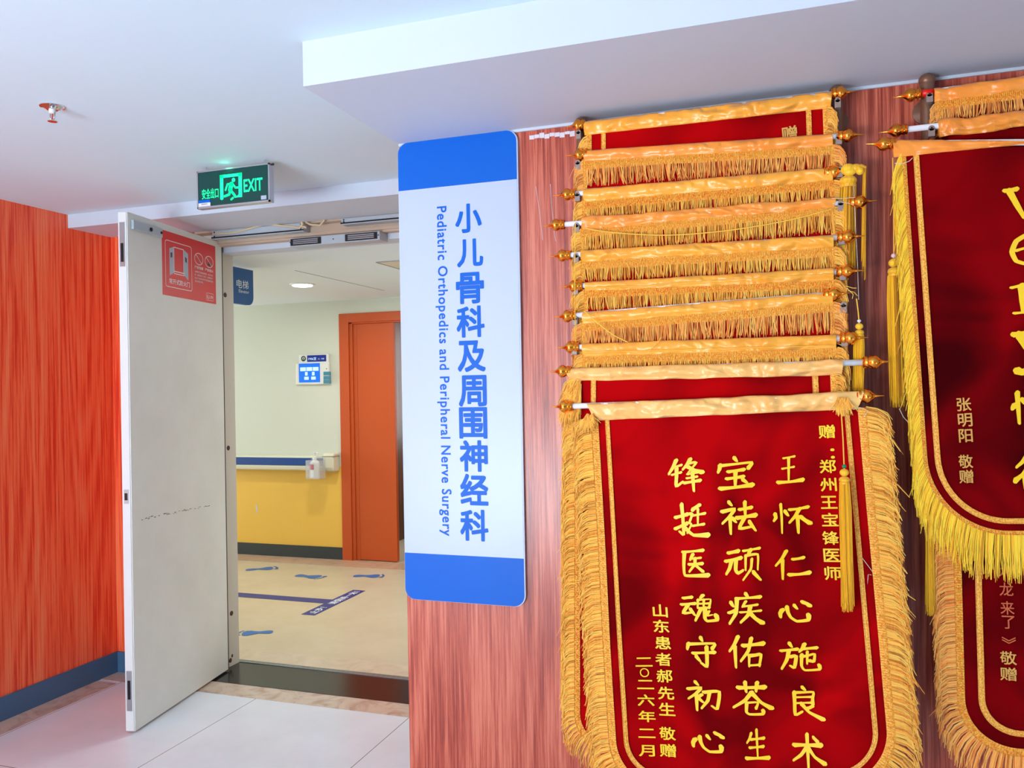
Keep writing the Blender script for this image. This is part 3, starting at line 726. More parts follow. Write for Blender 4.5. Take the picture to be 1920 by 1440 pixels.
# added corridor fill lamps, unseen: one overhead, one at the far end
area('corridor_overhead_fill', (-1.5, 4.95, ZK-0.03), (0, 0, 0), 0.6, 0.6, 30, (1.0, 0.99, 0.96))  # unseen overhead fill added to brighten the corridor
area('corridor_end_fill', (-7.3, 5.0, 1.4), (PI/2, 0, -PI/2), 1.4, 1.4, 58, (0.96, 1.0, 0.98))  # unseen fill added in front of the end wall, no window there
area('ward_area_light', (-2.6, 8.1, 1.5), (-PI/2, 0, 0), 1.2, 1.2, 30, (0.95, 0.98, 1.0))  # unseen area lamp in the ward, facing the corridor
# access panel in the ceiling
p = at(708, 491, 'Z', ZK)
ap = thing('ceiling_access_panel', (p.x, p.y, ZK), 'pale square access panel in the corridor ceiling beside the blue sign', 'access panel')
g = MB(); g.box(p.x, p.x+0.6, p.y, p.y+0.34, ZK-0.004, ZK-0.001); g.build('panel', M['cream_plastic'], ap)
g = MB()
for a_ in ((p.x-0.008, p.x+0.608, p.y-0.008, p.y), (p.x-0.008, p.x+0.608, p.y+0.34, p.y+0.348), (p.x-0.008, p.x, p.y, p.y+0.34), (p.x+0.6, p.x+0.608, p.y, p.y+0.34)): g.box(*a_, ZK-0.006, ZK)
g.build('frame', M['steel'], ap)
# handrail
hr = thing('handrail', (-5.2, YK, 0.83), 'cream wall handrail with a blue band above the yellow wall', 'handrail')
RY = 6.165
def rail_prof(x0, x1, prof):
    n_ = len(prof); mb = MB()
    mb.add([(x0, y, z) for y, z in prof]+[(x1, y, z) for y, z in prof], [tuple(range(n_-1, -1, -1)), tuple(range(n_, 2*n_))]+[(i, (i+1) % n_, (i+1) % n_+n_, i+n_) for i in range(n_)])
    return mb
prof = [(YK, 0.895), (RY+0.02, 0.895), (RY+0.004, 0.885), (RY, 0.868), (RY, 0.80), (RY+0.006, 0.778), (RY+0.022, 0.768), (YK, 0.768)]
rail_prof(-7.3, -3.82, prof).build('rail', M['cream_plastic'], hr)
rail_prof(-7.3, -3.815, [(RY+0.003, 0.880), (RY-0.004, 0.876), (RY-0.004, 0.815), (RY+0.003, 0.811)]).build('blue_band', M['blue_vinyl'], hr)
g = rail_prof(-3.82, -3.715, [(YK, 0.922), (RY+0.01, 0.922), (RY-0.006, 0.908), (RY-0.008, 0.80), (RY+0.004, 0.77), (RY+0.03, 0.762), (YK, 0.762)])
g.build('end_cap', M['cream_plastic'], hr, bevel=0.012)
g = MB(); g.box(-3.823, -3.712, RY-0.0085, YK, 0.893, 0.8955); g.build('cap_seam', M['gap_dark'], hr)
# sanitizer in its clear holder hung on the rail
ho = thing('acrylic_holder', (-3.85, 6.12, 0.70), 'clear acrylic holder hung on the handrail, carrying the sanitizer bottle', 'holder')
hx0, hx1, hy0, hy1, hz0, hz1 = -3.925, -3.79, 6.06, 6.150, 0.712, 0.868
g = MB(); th = 0.003
g.box(hx0, hx1, hy0, hy0+th, hz0, hz1).box(hx0, hx1, hy1-th, hy1, hz0, hz1+0.02).box(hx0, hx0+th, hy0, hy1, hz0, hz1).box(hx1-th, hx1, hy0, hy1, hz0, hz1).box(hx0, hx1, hy0, hy1, hz0, hz0+th)
g.box(hx0+0.02, hx1-0.02, hy1-th, RY+0.035, hz1+0.028, hz1+0.031)
g.build('box', M['gel'], ho)
bt = thing('sanitizer_bottle', (-3.86, 6.105, 0.716), 'white pump bottle of hand sanitizer with a magenta label on the handrail', 'bottle')
bx, by = -3.862, 6.104
g = MB(); g.lathe([(0, 0.040), (0.004, 0.043), (0.120, 0.043), (0.142, 0.034), (0.155, 0.016), (0.164, 0.016)], (bx, by, 0.7155), (0, 0, 1), 24); g.build('body', M['white_plastic'], bt, auto=0.7)
g = MB(); g.lathe([(0.160, 0.019), (0.180, 0.019), (0.184, 0.008), (0.208, 0.007), (0.210, 0.013), (0.220, 0.013)], (bx, by, 0.7155), (0, 0, 1), 20)
g.tube([Vector((bx, by, 0.930)), Vector((bx+0.025, by-0.004, 0.931)), Vector((bx+0.040, by-0.008, 0.924))], 0.005, 8); g.build('pump', M['white_plastic'], bt, auto=0.7)
g = MB(); k = 9; a0, a1 = math.radians(195), math.radians(290)
vs = []
for i in range(k+1):
    a = a0+(a1-a0)*i/k
    for z in (0.79, 0.835): vs.append((bx+0.0438*math.cos(a), by+0.0438*math.sin(a), z))
g.add(vs, [(2*i, 2*i+2, 2*i+3, 2*i+1) for i in range(k)]); g.build('magenta_label', M['magenta'], bt)
g = MB(); vs = []
for i in range(k+1):
    a = a0+(a1-a0)*i/k
    for z in (0.725, 0.789): vs.append((bx+0.0437*math.cos(a), by+0.0437*math.sin(a), z))
g.add(vs, [(2*i, 2*i+2, 2*i+3, 2*i+1) for i in range(k)]); g.build('white_label', M['letter_white'], bt)
# ward display beside the orange door
dx0, dx1, dz0, dz1, dy = -4.120, -3.787, 1.512, 1.690, YK
dp = thing('ward_display', ((dx0+dx1)/2, YK, 1.62), 'white wall display with a blue screen beside the orange door', 'display')
g = MB(); g.box(dx0, dx1, dy-0.028, dy, dz0, dz1+0.008); g.build('case', M['white_plastic'], dp, bevel=0.006)
g = MB(); g.box(dx0+0.03, dx1-0.005, dy-0.024, dy, dz1+0.004, 1.772); g.build('header', M['white_plastic'], dp, bevel=0.004)
def dpt(px, py): return at(px, py, 'Y', dy-0.03)
a, b = dpt(575.3, 667), dpt(611, 677.5)
g = MB(); g.box(a.x, b.x, dy-0.0262, dy-0.020, b.z, a.z+0.003); hs = g.build('header_screen', M['lcd_dark'], dp)
g = MB(); c = dpt(585, 673); put_text(g, '1906室', Vector((a.x+0.052, dy-0.0268, (a.z+b.z)/2)), (1, 0, 0), (0, 0, 1), 0.03, 0.0, fit=(0.08, 0.026))
put_text(g, '13、77床', Vector((a.x+0.140, dy-0.0268, (a.z+b.z)/2-0.003)), (1, 0, 0), (0, 0, 1), 0.03, 0.0, fit=(0.06, 0.015)); g.build('header_digits', M['lcd_white'], hs)
c = dpt(568.5, 672.5)
g = MB(); g.tube([Vector((c.x+0.019*math.cos(i*PI/10), dy-0.0262, c.z+0.020*math.sin(i*PI/10))) for i in range(21)], 0.004, 6)
g.tube([Vector((c.x-0.014, dy-0.0262, c.z-0.014)), Vector((c.x+0.014, dy-0.0262, c.z-0.014))], 0.004, 6)
g.tube([Vector((c.x-0.007, dy-0.0262, c.z-0.012)), Vector((c.x, dy-0.0262, c.z+0.011)), Vector((c.x+0.007, dy-0.0262, c.z-0.012))], 0.002, 6); g.build('emblem', M['exit_green'], dp)
a, b = dpt(560, 682), dpt(600, 716.5)
g = MB(); g.box(a.x, b.x, dy-0.0302, dy-0.02, b.z, a.z); scr = g.build('screen', M['lcd_blue'], dp)
g = MB(); W_, H_ = b.x-a.x, a.z-b.z
def sq(u0, v0, u1, v1): g.box(a.x+u0*W_, a.x+u1*W_, dy-0.0309, dy-0.0300, a.z-v1*H_, a.z-v0*H_)
for u in (0.07, 0.37, 0.67): sq(u, 0.20, u+0.27, 0.40)
for u in (0.30, 0.63): sq(u, 0.45, u+0.12, 0.64); sq(u-0.04, 0.70, u+0.17, 0.86)
g.build('screen_fields', M['lcd_white'], scr)
for py0, py1 in ((697, 703.5), (705, 711.5), (712.5, 719)):
    a, b = dpt(606.5, py0), dpt(619, py1); g = MB(); g.box(a.x, b.x, dy-0.031, dy-0.02, b.z, a.z); g.build('button', M['teal_btn'], dp)
g = MB(); c = dpt(612, 691.5); g.box(c.x-0.004, c.x+0.004, dy-0.0295, dy-0.02, c.z-0.004, c.z+0.004); g.build('sensor', M['black'], dp)
# orange double door: frame, small fixed leaf, open main leaf
fd = thing('door_2', (-3.0, YK, 0), 'orange ward door with a narrow fixed leaf across the corridor', 'door'); fd['kind'] = 'structure'
g = MB(); yf = YK-0.018
g.box(-3.692, -3.60, yf, YK+0.10, 0.0, 2.112).box(-3.60, -2.15, yf, YK+0.10, 2.035, 2.112)
g.build('frame', M['orange_door'], fd, bevel=0.003)
g = MB(); g.box(-3.60, -3.570, yf+0.014, YK+0.1, 0.0, 2.036).box(-3.60, -2.2, yf+0.014, YK+0.1, 2.022, 2.036); g.box(-3.570, -3.535, yf+0.028, YK+0.10, 0, 2.022); g.build('stop_moulding', M['orange_door'], fd, bevel=0.003)
g = MB(); g.box(-3.535, -3.185, YK+0.012, YK+0.055, 0.006, 2.022); lf2 = g.build('fixed_leaf', M['orange_door'], fd, bevel=0.003)
g = MB(); g.box(-3.232, -3.182, YK+0.008, YK+0.013, 0.006, 2.022); g.build('edge_strip', M['orange_door'], lf2, bevel=0.001)
g = MB(); A = Vector((-3.07, 6.62, 0)); B = Vector((-2.25, 6.34, 0)); d = (B-A).normalized(); nn = Vector((-d.y, d.x, 0))
ML = Matrix(((d.x, nn.x, 0, A.x), (d.y, nn.y, 0, A.y), (0, 0, 1, 0), (0, 0, 0, 1)))
g.box(0, (B-A).length, 0, 0.042, 0.006, 2.02, M=ML); l2 = g.build('main_leaf', M['brown_dark'], fd)
g = MB(); g.box(-0.003, 0.001, 0.0, 0.042, 0.006, 2.02, M=ML); g.build('leaf_edge', M['grey_metal'], l2)
g = MB(); g.box(-0.006, 0.0, 0.012, 0.032, 1.05, 1.25, M=ML); g.build('lock_plate', M['chrome'], l2)
p = at(757, 968, 'Y', 6.6)
g = MB(); hz = 0.42; g.lathe([(-0.045, 0.024), (-0.038, 0.026), (-0.03, 0.018), (0.0, 0.016)], ML @ Vector((0.035, 0.0, hz)), nn, 16); g.build('door_stop', M['chrome'], l2, auto=0.6)

# floor stickers
def footprint(px0, px1, label, mirror=False, flip=False):
    a = at(*px0, 'Z', 0.001); b = at(*px1, 'Z', 0.001)      # heel, toes
    d = (b-a); L = d.length; d.normalize(); nn = Vector((-d.y, d.x, 0))*(-1 if mirror else 1)
    g = MB()
    sole = [(0.0, 0.0), (0.02, 0.10), (0.10, 0.145), (0.22, 0.14), (0.36, 0.105), (0.50, 0.13), (0.62, 0.19), (0.74, 0.19), (0.80, 0.12), (0.82, 0.0), (0.80, -0.13), (0.73, -0.20), (0.62, -0.20), (0.50, -0.135), (0.36, -0.06), (0.20, -0.10), (0.08, -0.11), (0.02, -0.07)]
    g.add([a+d*(x*L)+nn*(y*L*1.15) for x, y in sole], [tuple(range(len(sole)))])
    for x, y, r in ((0.90, -0.135, 0.062), (0.93, -0.02, 0.042), (0.915, 0.065, 0.036), (0.89, 0.135, 0.032), (0.845, 0.195, 0.030)):
        g.add([a+d*((x+r*math.cos(t*PI/6)*1.1)*L)+nn*((y+r*0.95*math.sin(t*PI/6))*L*1.15) for t in range(12)], [tuple(range(12))])
    for i, v in enumerate(g.v): g.v[i] = (v[0], v[1], 0.0012)
    o = g.build('footprint_sticker', M['foot_blue']); tag(o, label, 'floor sticker', 'blue footprints on the corridor floor')
    return o
footprint((460, 1069), (524, 1064), 'blue footprint sticker nearest the yellow wall, left of the other far prints')
footprint((556, 1078), (608, 1083.5), 'blue footprint sticker in the middle of the far row', mirror=True)
footprint((662, 1080), (723, 1080), 'blue footprint sticker nearest the orange door')
footprint((512, 1185), (441, 1188), 'blue footprint sticker closest to the door leaf, toes to the left', mirror=True)
tl = thing('floor_tape', (-3.02, 4.99, 0.0), 'navy T-shaped waiting line tape with white lettering on the corridor floor', 'floor marking')
g = MB(); g.box(-3.066, -2.966, 4.655, 5.325, 0, 0.0014); g.box(-5.2, -3.066, 4.935, 5.04, 0, 0.0012); g.build('tape', M['tape_blue'], tl)
g = MB(); put_text(g, '止步！  请保持一米！', (-3.014, 4.99, 0.0019), (0, 1, 0), (-1, 0, 0), 0.06, 0.015, fit=(0.60, 0.060)); g.build('lettering', M['letter_white'], tl)
# chipped paint and marks on the yellow wall
g = MB(); c = at(481, 952, 'Y', YK-0.003); g.add([(c.x+x*0.02, YK-0.003, c.z+z*0.05) for x, z in ((-0.5, 0.4), (0, 0.6), (0.5, -0.2), (0.45, -1), (0.0, -1.0), (-0.2, -0.2))], [tuple(range(6))])
tag(g.build('paint_chip', M['white_paint']), 'white chip where the yellow wall paint came off', 'paint chip')

# ------------------------------------------------------------------ pennant racks
def rack(xs, z1, z0, arms, label, yb=2.331, r=0.0165):
    t = thing('pennant_rack', (sum(xs)/len(xs), YF, z1), label, 'rack')
    for i, x in enumerate(xs):
        g = MB(); g.tube([(x, yb, z0), (x, yb, z1-0.02)], r, 16); po = g.build('post', M['rack'], t, auto=0.6)
        g = MB(); g.ball((x, yb, z1-0.018), 0.0205, 16, sc=(1, 1, 0.85)); g.build('ball_cap', M['rack'], po, smooth=True)
        for z in (z1-0.085, z0+0.30):
            s = 1 if i else -1
            g = MB(); g.lathe([(0, 0.030), (0.004, 0.030), (0.008, 0.012), (YF-yb-0.001, 0.011)], (x+s*0.0, YF-0.001, z), (0, -1, 0), 20); g.build('wall_rosette', M['rack'], po, auto=0.6)
        for (z, y) in arms[i]:
            zz = z
            g = MB(); g.box(x-0.0075, x+0.0075, y+0.004, yb-r*0.6, zz-0.020, zz)
            g.lathe([(0, 0.0075), (yb-r*0.6-y-0.004, 0.0075)], (x, y+0.004, zz), (0, 1, 0), 14)
            cl = g.build('clip', M['clip'], po, bevel=0.0008)
            g = MB(); g.lathe([(0, 0.0026), (0.001, 0.0026)], (x, y+0.0035, zz), (0, -1, 0), 10); g.build('clip_hole', M['gap_dark'], cl)
    return t

# ------------------------------------------------------------------ pennants
def finial(mb, p, dirx, L=0.060, r=0.0178):
    k = L/0.060
    prof = [(0.0, 0.0125), (0.002, 0.0145), (0.004, 0.0125), (0.0065, 0.0145), (0.010, 0.0150), (0.0125, 0.0125), (0.0145, 0.0135), (0.018, r*0.92), (0.0235, r), (0.029, r*0.88), (0.034, r*0.58), (0.039, r*0.28), (0.046, 0.0025), (0.060, 0.0006)]
    mb.lathe([(h*k, rr) for h, rr in prof], p, dirx, 18)

def strand(mb, pts, r):
    """one thread: thin three sided tube"""
    n = len(pts); k0 = len(mb.v); vs = []; fs = []
    for i, p in enumerate(pts):
        t = (pts[min(i+1, n-1)]-pts[max(i-1, 0)]); t.normalize()
        u = t.cross(Vector((0, 1, 0)));
        if u.length < 1e-4: u = Vector((1, 0, 0))
        u.normalize(); rr = r*(1.0 if i < n-1 else 0.55)
        vs += [p-u*rr, p+Vector((0, -rr*1.1, 0)), p+u*rr]
    for i in range(n-1):
        a = 3*i
        fs += [(a, a+1, a+4, a+3), (a+1, a+2, a+5, a+4)]
    mb.add(vs, fs)

def smooth_noise(x, seed, sc): return noise.noise(Vector((x*sc, seed*3.7, seed*1.3)))

class Pennant:
    def __init__(s, name, Y, label, seed, group='red thank-you pennants on the racks'):
        s.Y = Y; s.seed = seed; s.rng = random.Random(seed); s.label = label; s.group = group; s.t = None
    def P(s, px, py, dy=0.0): return at(px, py, 'Y', s.Y+dy)
    def root(s, loc): s.t = thing('pennant', loc, s.label, 'pennant', s.group)
    # rod from tip to tip; a, b pixel ends of the finials; ra, rb where the rod starts showing
    def rod(s, a, b, Lf=0.060, one_sided=False, r=0.0075, red=None):
        A, B = s.P(*a), s.P(*b); s.root((A+B)/2)
        d = (B-A).normalized()
        g = MB(); g.tube([A+d*(Lf*0.8), B-d*(Lf*0.8)], r, 12); ro = g.build('rod', M['rod'], s.t, smooth=True)
        g = MB(); finial(g, A+d*Lf, -d, Lf); g.build('finial', M['gold'], s.t, auto=0.7)
        if not one_sided:
            g = MB(); finial(g, B-d*Lf, d, Lf); g.build('finial', M['gold'], s.t, auto=0.7)
        if red: g = MB(); g.tube([A+d*Lf*0.95, A+d*(Lf+red)], r*1.25, 12); tag(g.build('sleeve_tube', M['red_tube'], s.t, smooth=True), 'red plastic tube on the rod')
    def sleeve(s, TL, TR, BL, BR, m='satin', wave=0.0, wr=1.0, nu=110, nv=14):
        """satin tube around the rod; pixel corners"""
        tl, tr, bl, br = (s.P(*p) for p in (TL, TR, BL, BR))
        g = MB(); vs = []
        H = ((tl-bl).length+(tr-br).length)/2
        for j in range(nv):                       # closed loop: front (down), back (up)
            f = j/nv
            for i in range(nu+1):
                u = i/nu
                top = tl.lerp(tr, u); bot = bl.lerp(br, u)
                w1 = wave*smooth_noise(u, s.seed, 9)*0.9 + 0.0016*smooth_noise(u, s.seed+5, 14)*wr
                w2 = wave*0.8*smooth_noise(u+3, s.seed+9, 7) + 0.0014*smooth_noise(u, s.seed+2, 10)*wr
                top = top+Vector((0, 0, w1)); bot = bot+Vector((0, 0, w2))
                if f < 0.6:
                    v = f/0.6; p = top.lerp(bot, v)
                    bul = 0.0105*math.sin(PI*min(1, v*1.15+0.02))**0.7 if v < 0.85 else 0.003
                    fold = noise.noise(Vector((u*16+v*2.2*math.sin(u*9), v*1.6, s.seed*2.1)))*0.0065*wr*math.sin(PI*min(1, max(0, v)))
                    fold += noise.noise(Vector((u*34-v*3.0, v*2.6, s.seed*4.1)))*0.0035*wr
                    p = p+Vector((0, -0.004-bul-fold, 0))
                else:
                    v = (1-f)/0.4; p = top.lerp(bot, v)+Vector((0, 0.0008+0.0095*math.sin(PI*min(1, v))**0.7, 0))
                    if v > 0.5: p.y = min(p.y, s.Y+0.006)
                vs.append(p)
        fs = []
        for j in range(nv):
            for i in range(nu):
                a = j*(nu+1)+i; b = ((j+1) % nv)*(nu+1)+i
                fs.append((a, b, b+1, a+1))
        g.add(vs, fs); o = g.build('sleeve', M[m], s.t, smooth=True); return o
    # horizontal braid and fringe under the sleeve, along pixel line a-b; lengths in metres
    def top_fringe(s, a, b, hb=0.018, L=0.06, m='fringe', bm='braid', dy=-0.004, n=230, zig=True, messy=1.0):
        A, B = s.P(*a, dy), s.P(*b, dy); d = (B-A); W = d.length
        n = int(W/0.0036); g = MB(); vs = []; nu = 60
        dn = Vector((-d.z, 0, d.x)).normalized()*-1
        if dn.z > 0: dn = -dn
        off = lambda u: Vector((0, 0.0015*smooth_noise(u, s.seed+1, 8), 0.002*smooth_noise(u, s.seed+4, 8)))
        for i in range(nu+1):
            u = i/nu; p = A.lerp(B, u)+off(u)
            vs += [p-dn*0.004, p+dn*hb*0.5+Vector((0, -0.002, 0)), p+dn*hb]
        g.add(vs, [f for i in range(nu) for f in ((3*i, 3*i+1, 3*i+4, 3*i+3), (3*i+1, 3*i+2, 3*i+5, 3*i+4))])
        if zig:                                   # wavy gimp cord on the braid
            pts = []
            for i in range(int(W/0.0035)):
                u = i*0.0035/W; p = A.lerp(B, u)+off(u)+dn*(hb*0.5+hb*0.30*math.sin(i*PI/2.0))+Vector((0, -0.0032, 0)); pts.append(p)
            g.tube(pts, 0.0011, 4)
        # upright loops of the braid
        for i in range(int(W/0.0042)):
            p = A+d*((i+0.5)*0.0042/W); o_ = off((i+0.5)*0.0042/W)
            strand(g, [p+o_-dn*0.003+Vector((0, -0.0012, 0)), p+o_+dn*hb*0.5+Vector((0, -0.0034, 0)), p+o_+dn*hb*1.05+Vector((0, -0.0015, 0))], 0.0011)
        br_ = g.build('braid', M[bm], s.t)
        g = MB(); R = s.rng
        for layer in (0, 1):
            for i in range(n):
                u = (i+R.uniform(0, 1)+0.5*layer)/n
                if u > 1: continue
                p = A+d*u+off(u)+dn*hb*0.7
                cl = noise.noise(Vector((u*45, s.seed, layer*5.0)))*0.006*messy
                l = L*(1+R.uniform(-0.16, 0.10)); k = R.gauss(0, 0.0035*messy)+cl
                yy = -0.0015-0.003*layer*-1
                pts = [p, p+Vector((k*0.25, yy, -l*0.35)), p+Vector((k*0.7, yy-0.001, -l*0.7)), p+Vector((k*1.2, yy+R.uniform(-0.003, 0.001), -l))]
                strand(g, pts, R.uniform(0.0008, 0.0015))
        g.build('fringe', M[m], s.t)
    # velvet body; four pixel corners; bottom corner radius in metres
    def body(s, TL, TR, BR, BL, rc=0.12, m='velvet', amp=0.006, dy=0.0, nu=64, nv=72, bias=0.0):
        s.c = [s.P(*p, dy) for p in (TL, TR, BR, BL)]; s.rc = rc; s.amp = amp; s.dy = dy; s.bias = bias
        tl, tr, br, bl = s.c
        s.Hb = ((tl-bl).length+(tr-br).length)/2; s.Wb = (tl-tr).length
        g = MB(); vs = []
        for j in range(nv+1):
            v = j/nv
            if j > nv*0.75: v = 0.75+0.25*math.sin((j/nv-0.75)/0.25*PI/2)
            a, b = s.edge(v)
            for i in range(nu+1): vs.append(s.pt(a+(b-a)*i/nu, v))
        k = nu+1
        g.add(vs, [(j*k+i, (j+1)*k+i, (j+1)*k+i+1, j*k+i+1) for j in range(nv) for i in range(nu)])
        o = g.build('velvet', M[m], s.t, smooth=True)
        return o
    def edge(s, v, inset=0.0):
        """left and right u at height v, rounded bottom corners"""
        z = (1-v)*s.Hb - inset; r = max(0.001, s.rc-inset)
        e = inset
        if z < r:
            z = max(z, 0.0); e = inset + r - math.sqrt(max(0.0, r*r-(r-z)**2))
        return e/s.Wb, 1-e/s.Wb
    def ripple(s, u, v):
        x = u*s.Wb
        a = math.sin(x*19+s.seed+1.2*v)*0.5 + math.sin(x*10.5+s.seed*2.3-2.4*v)*0.8 + noise.noise(Vector((x*7+v*2.0, v*2.2, s.seed)))*1.1
        f = min(1, max(0, v)*3.0); return s.amp*(a-s.bias)*(0.03+0.97*f*f*(3-2*f))
    def pt(s, u, v, lift=0.0):
        tl, tr, br, bl = s.c
        p = tl.lerp(tr, u).lerp(bl.lerp(br, u), v)
        return p+Vector((0, s.ripple(u, v)-lift, 0))
    def outline(s, inset=0.0, n=160, v0=0.0):
        """points (u, v) down the left side, along the bottom, up the right side"""
        out = []; r = max(0.001, s.rc-inset); Hx = s.Hb-inset
        L = []
        m = n//2
        for i in range(m): L.append((inset, v0*s.Hb+(Hx-r-v0*s.Hb)*i/m))
        for i in range(17):
            a = PI/2*i/16; L.append((inset+r-r*math.cos(a), Hx-r+r*math.sin(a)))
        half = list(L)
        k = max(8, int((s.Wb-2*(inset+r))/0.02))
        bot = [(inset+r+(s.Wb-2*(inset+r))*i/k, Hx) for i in range(1, k)]
        full = half+bot+[(s.Wb-x, y) for x, y in reversed(half)]
        return [(x/s.Wb, y/s.Hb) for x, y in full]
    def band(s, inset, width, m, name, lift=0.0025, v0=0.0, parent=None, rim=True):
        a = s.outline(inset, v0=v0); b = s.outline(inset+width, v0=v0); n = min(len(a), len(b))
        ia = [a[int(i*(len(a)-1)/(n-1))] for i in range(n)]; ib = [b[int(i*(len(b)-1)/(n-1))] for i in range(n)]
        g = MB(); vs = []
        for (u0, v0_), (u1, v1_) in zip(ia, ib):
            p, q = s.pt(u0, v0_, lift), s.pt(u1, v1_, lift)
            vs += [p, (p+q)/2+Vector((0, -0.0012, 0)), q]
        g.add(vs, [f for i in range(n-1) for f in ((3*i, 3*i+1, 3*i+4, 3*i+3), (3*i+1, 3*i+2, 3*i+5, 3*i+4))])
        if rim:
            g.tube([p+Vector((0, -0.001, 0)) for p in vs[0::3]], 0.0011, 5); g.tube([p+Vector((0, -0.001, 0)) for p in vs[2::3]], 0.0011, 5)
        return g.build(name, M[m], s.t)
    # fringe with braid all round the velvet edge
    def side_fringe(s, *a, sides='LBR', **k):
        if sides == 'LR':
            for q in 'LR': s._side(*a, sides=q, **k)
        else: s._side(*a, sides=sides, **k)
    def _side(s, L=0.062, hb=0.016, m='fringe', bm='braid', droop=0.5, v0=0.0, v1=1.0, sides='LBR', step=0.0026, layers=2, lift=0.003, straight=0.0, swing=0.0):
        o = s.outline(0.0, n=240, v0=v0); pts = [s.pt(u, v, lift) for u, v in o]
        # resample by arc length
        acc = [0.0]
        for a, b in zip(pts, pts[1:]): acc.append(acc[-1]+(b-a).length)
        tot = acc[-1]
        def samp(d):
            lo = 0; hi = len(acc)-1
            while hi-lo > 1:
                mid = (lo+hi)//2
                if acc[mid] <= d: lo = mid
                else: hi = mid
            f = (d-acc[lo])/max(1e-9, acc[hi]-acc[lo]); return pts[lo].lerp(pts[hi], f), (pts[hi]-pts[lo]).normalized(), o[lo]
        def ok(uv):
            u, v = uv
            if v > v1: return False
            side = 'L' if u < 0.5*0.3 and v < 0.97 else ('R' if u > 1-0.15 and v < 0.97 else 'B')
            return side in sides or (side == 'B' and 'B' in sides)
        g = MB(); R = s.rng; prev = None
        d = 0.0; row = []
        while d < tot:
            p, t, uv = samp(d)
            if ok(uv):
                nrm = Vector((t.z, 0, -t.x)); nrm = Vector((-abs(nrm.x) if uv[0] < 0.5 else abs(nrm.x), 0, -abs(nrm.z))).normalized()
                row.append((p, nrm))
            else:
                if len(row) > 1: s._strip(g, row, hb)
                row = []
            d += 0.006
        if len(row) > 1: s._strip(g, row, hb)
        # raised wavy gimp
        g.build('side_braid', M[bm], s.t)
        g = MB(); d = 0.0
        while d < tot:
            d += 1.35*step*R.uniform(0.6, 1.4)
            if d >= tot: break
            p, t, uv = samp(d)
            if not ok(uv): continue
            nrm = Vector((-abs(t.z) if uv[0] < 0.5 else abs(t.z), 0, -abs(t.x))).normalized()
            for la in range(layers):
                l = L*(1+R.uniform(-0.2, 0.12)); cl = noise.noise(Vector((d*38, s.seed+la*3, 0.0)))
                dr = droop*(1+0.22*cl)+R.uniform(-0.22, 0.22); wild = R.uniform(-0.2, 0.2) if R.random() < 0.05 else 0.0; l *= 1.0+abs(wild)
                q = p+nrm*hb*0.7+Vector((0, -0.0022*la-0.001, 0))
                w_ = (1-straight)
                p1 = q+nrm*l*0.38*w_+Vector((0, 0, -l*(0.10*dr+0.38*straight)))
                p2 = q+nrm*l*0.70*w_+Vector((R.gauss(0, .0012), R.uniform(-.003, .001), -l*(0.42*dr+0.70*straight)))
                p3 = q+nrm*l*(0.86-0.1*dr)*w_+Vector((R.gauss(0, .002)+(swing+wild)*l, R.uniform(-.004, .002), -l*(0.95*dr+0.95*straight)))
                strand(g, [q, p1, p2, p3], R.uniform(0.0009, 0.0016))
        g.build('side_fringe', M[m], s.t)
    def _strip(s, g, row, hb):
        vs = []
        for p, n in row: vs += [p-n*0.001, p+n*hb*0.5+Vector((0, -0.002, 0)), p+n*hb]
        g.add(vs, [f for i in range(len(row)-1) for f in ((3*i, 3*i+1, 3*i+4, 3*i+3), (3*i+1, 3*i+2, 3*i+5, 3*i+4))])
        pts = [p+n*(hb*0.5+hb*0.34*math.sin(i*PI/2))+Vector((0, -0.003, 0)) for i, (p, n) in enumerate(row)]
        g.tube(pts, 0.0011, 4)
        for i, (p, n) in enumerate(row):
            strand(g, [p+Vector((0, -0.001, 0)), p+n*hb*0.5+Vector((0, -0.0032, 0)), p+n*hb*1.05+Vector((0, -0.001, 0))], 0.0010)
    # inverse of pt: (u, v) of a pixel seen on the body
    def uv(s, px, py):
        return s.uvq(s.P(px, py, s.dy))
    def uvq(s, q):
        tl, tr, br, bl = s.c; u = v = 0.5
        for _ in range(6):
            p = tl.lerp(tr, u).lerp(bl.lerp(br, u), v)
            du = (tr-tl).lerp(br-bl, v); dv = (bl-tl).lerp(br-tr, u)
            ex, ez = q.x-p.x, q.z-p.z; det = du.x*dv.z-du.z*dv.x
            u += (ex*dv.z-ez*dv.x)/det; v += (du.x*ez-du.z*ex)/det
        return u, v
    def letter(s, mb, vs, fs, px, py, wd, hg, lean=0.05, lift=0.0035):
        """glyph on the velvet at a pixel centre, wd x hg pixels"""
        x0, x1 = min(v.x for v in vs), max(v.x for v in vs); y0, y1 = min(v.y for v in vs), max(v.y for v in vs)
        cx, cy = (x0+x1)/2, (y0+y1)/2; a = s.P(px, py, s.dy); k = (s.P(px+10, py, s.dy)-s.P(px-10, py, s.dy)).length/20
        kz = (s.P(px, py-10, s.dy).z-s.P(px, py+10, s.dy).z)/20
        out = []
        for v in vs:
            X = (v.x-cx)/(x1-x0)*wd*k; Z = (v.y-cy)/(y1-y0)*hg*kz
            X, Z = X-Z*lean, Z+X*lean*0.9
            q = a+Vector((X, 0, Z)); u, vv = s.uvq(q)
            out.append((q.x, s.Y+s.dy+s.ripple(u, vv)-lift-v.z, q.z))
        mb.add(out, fs)
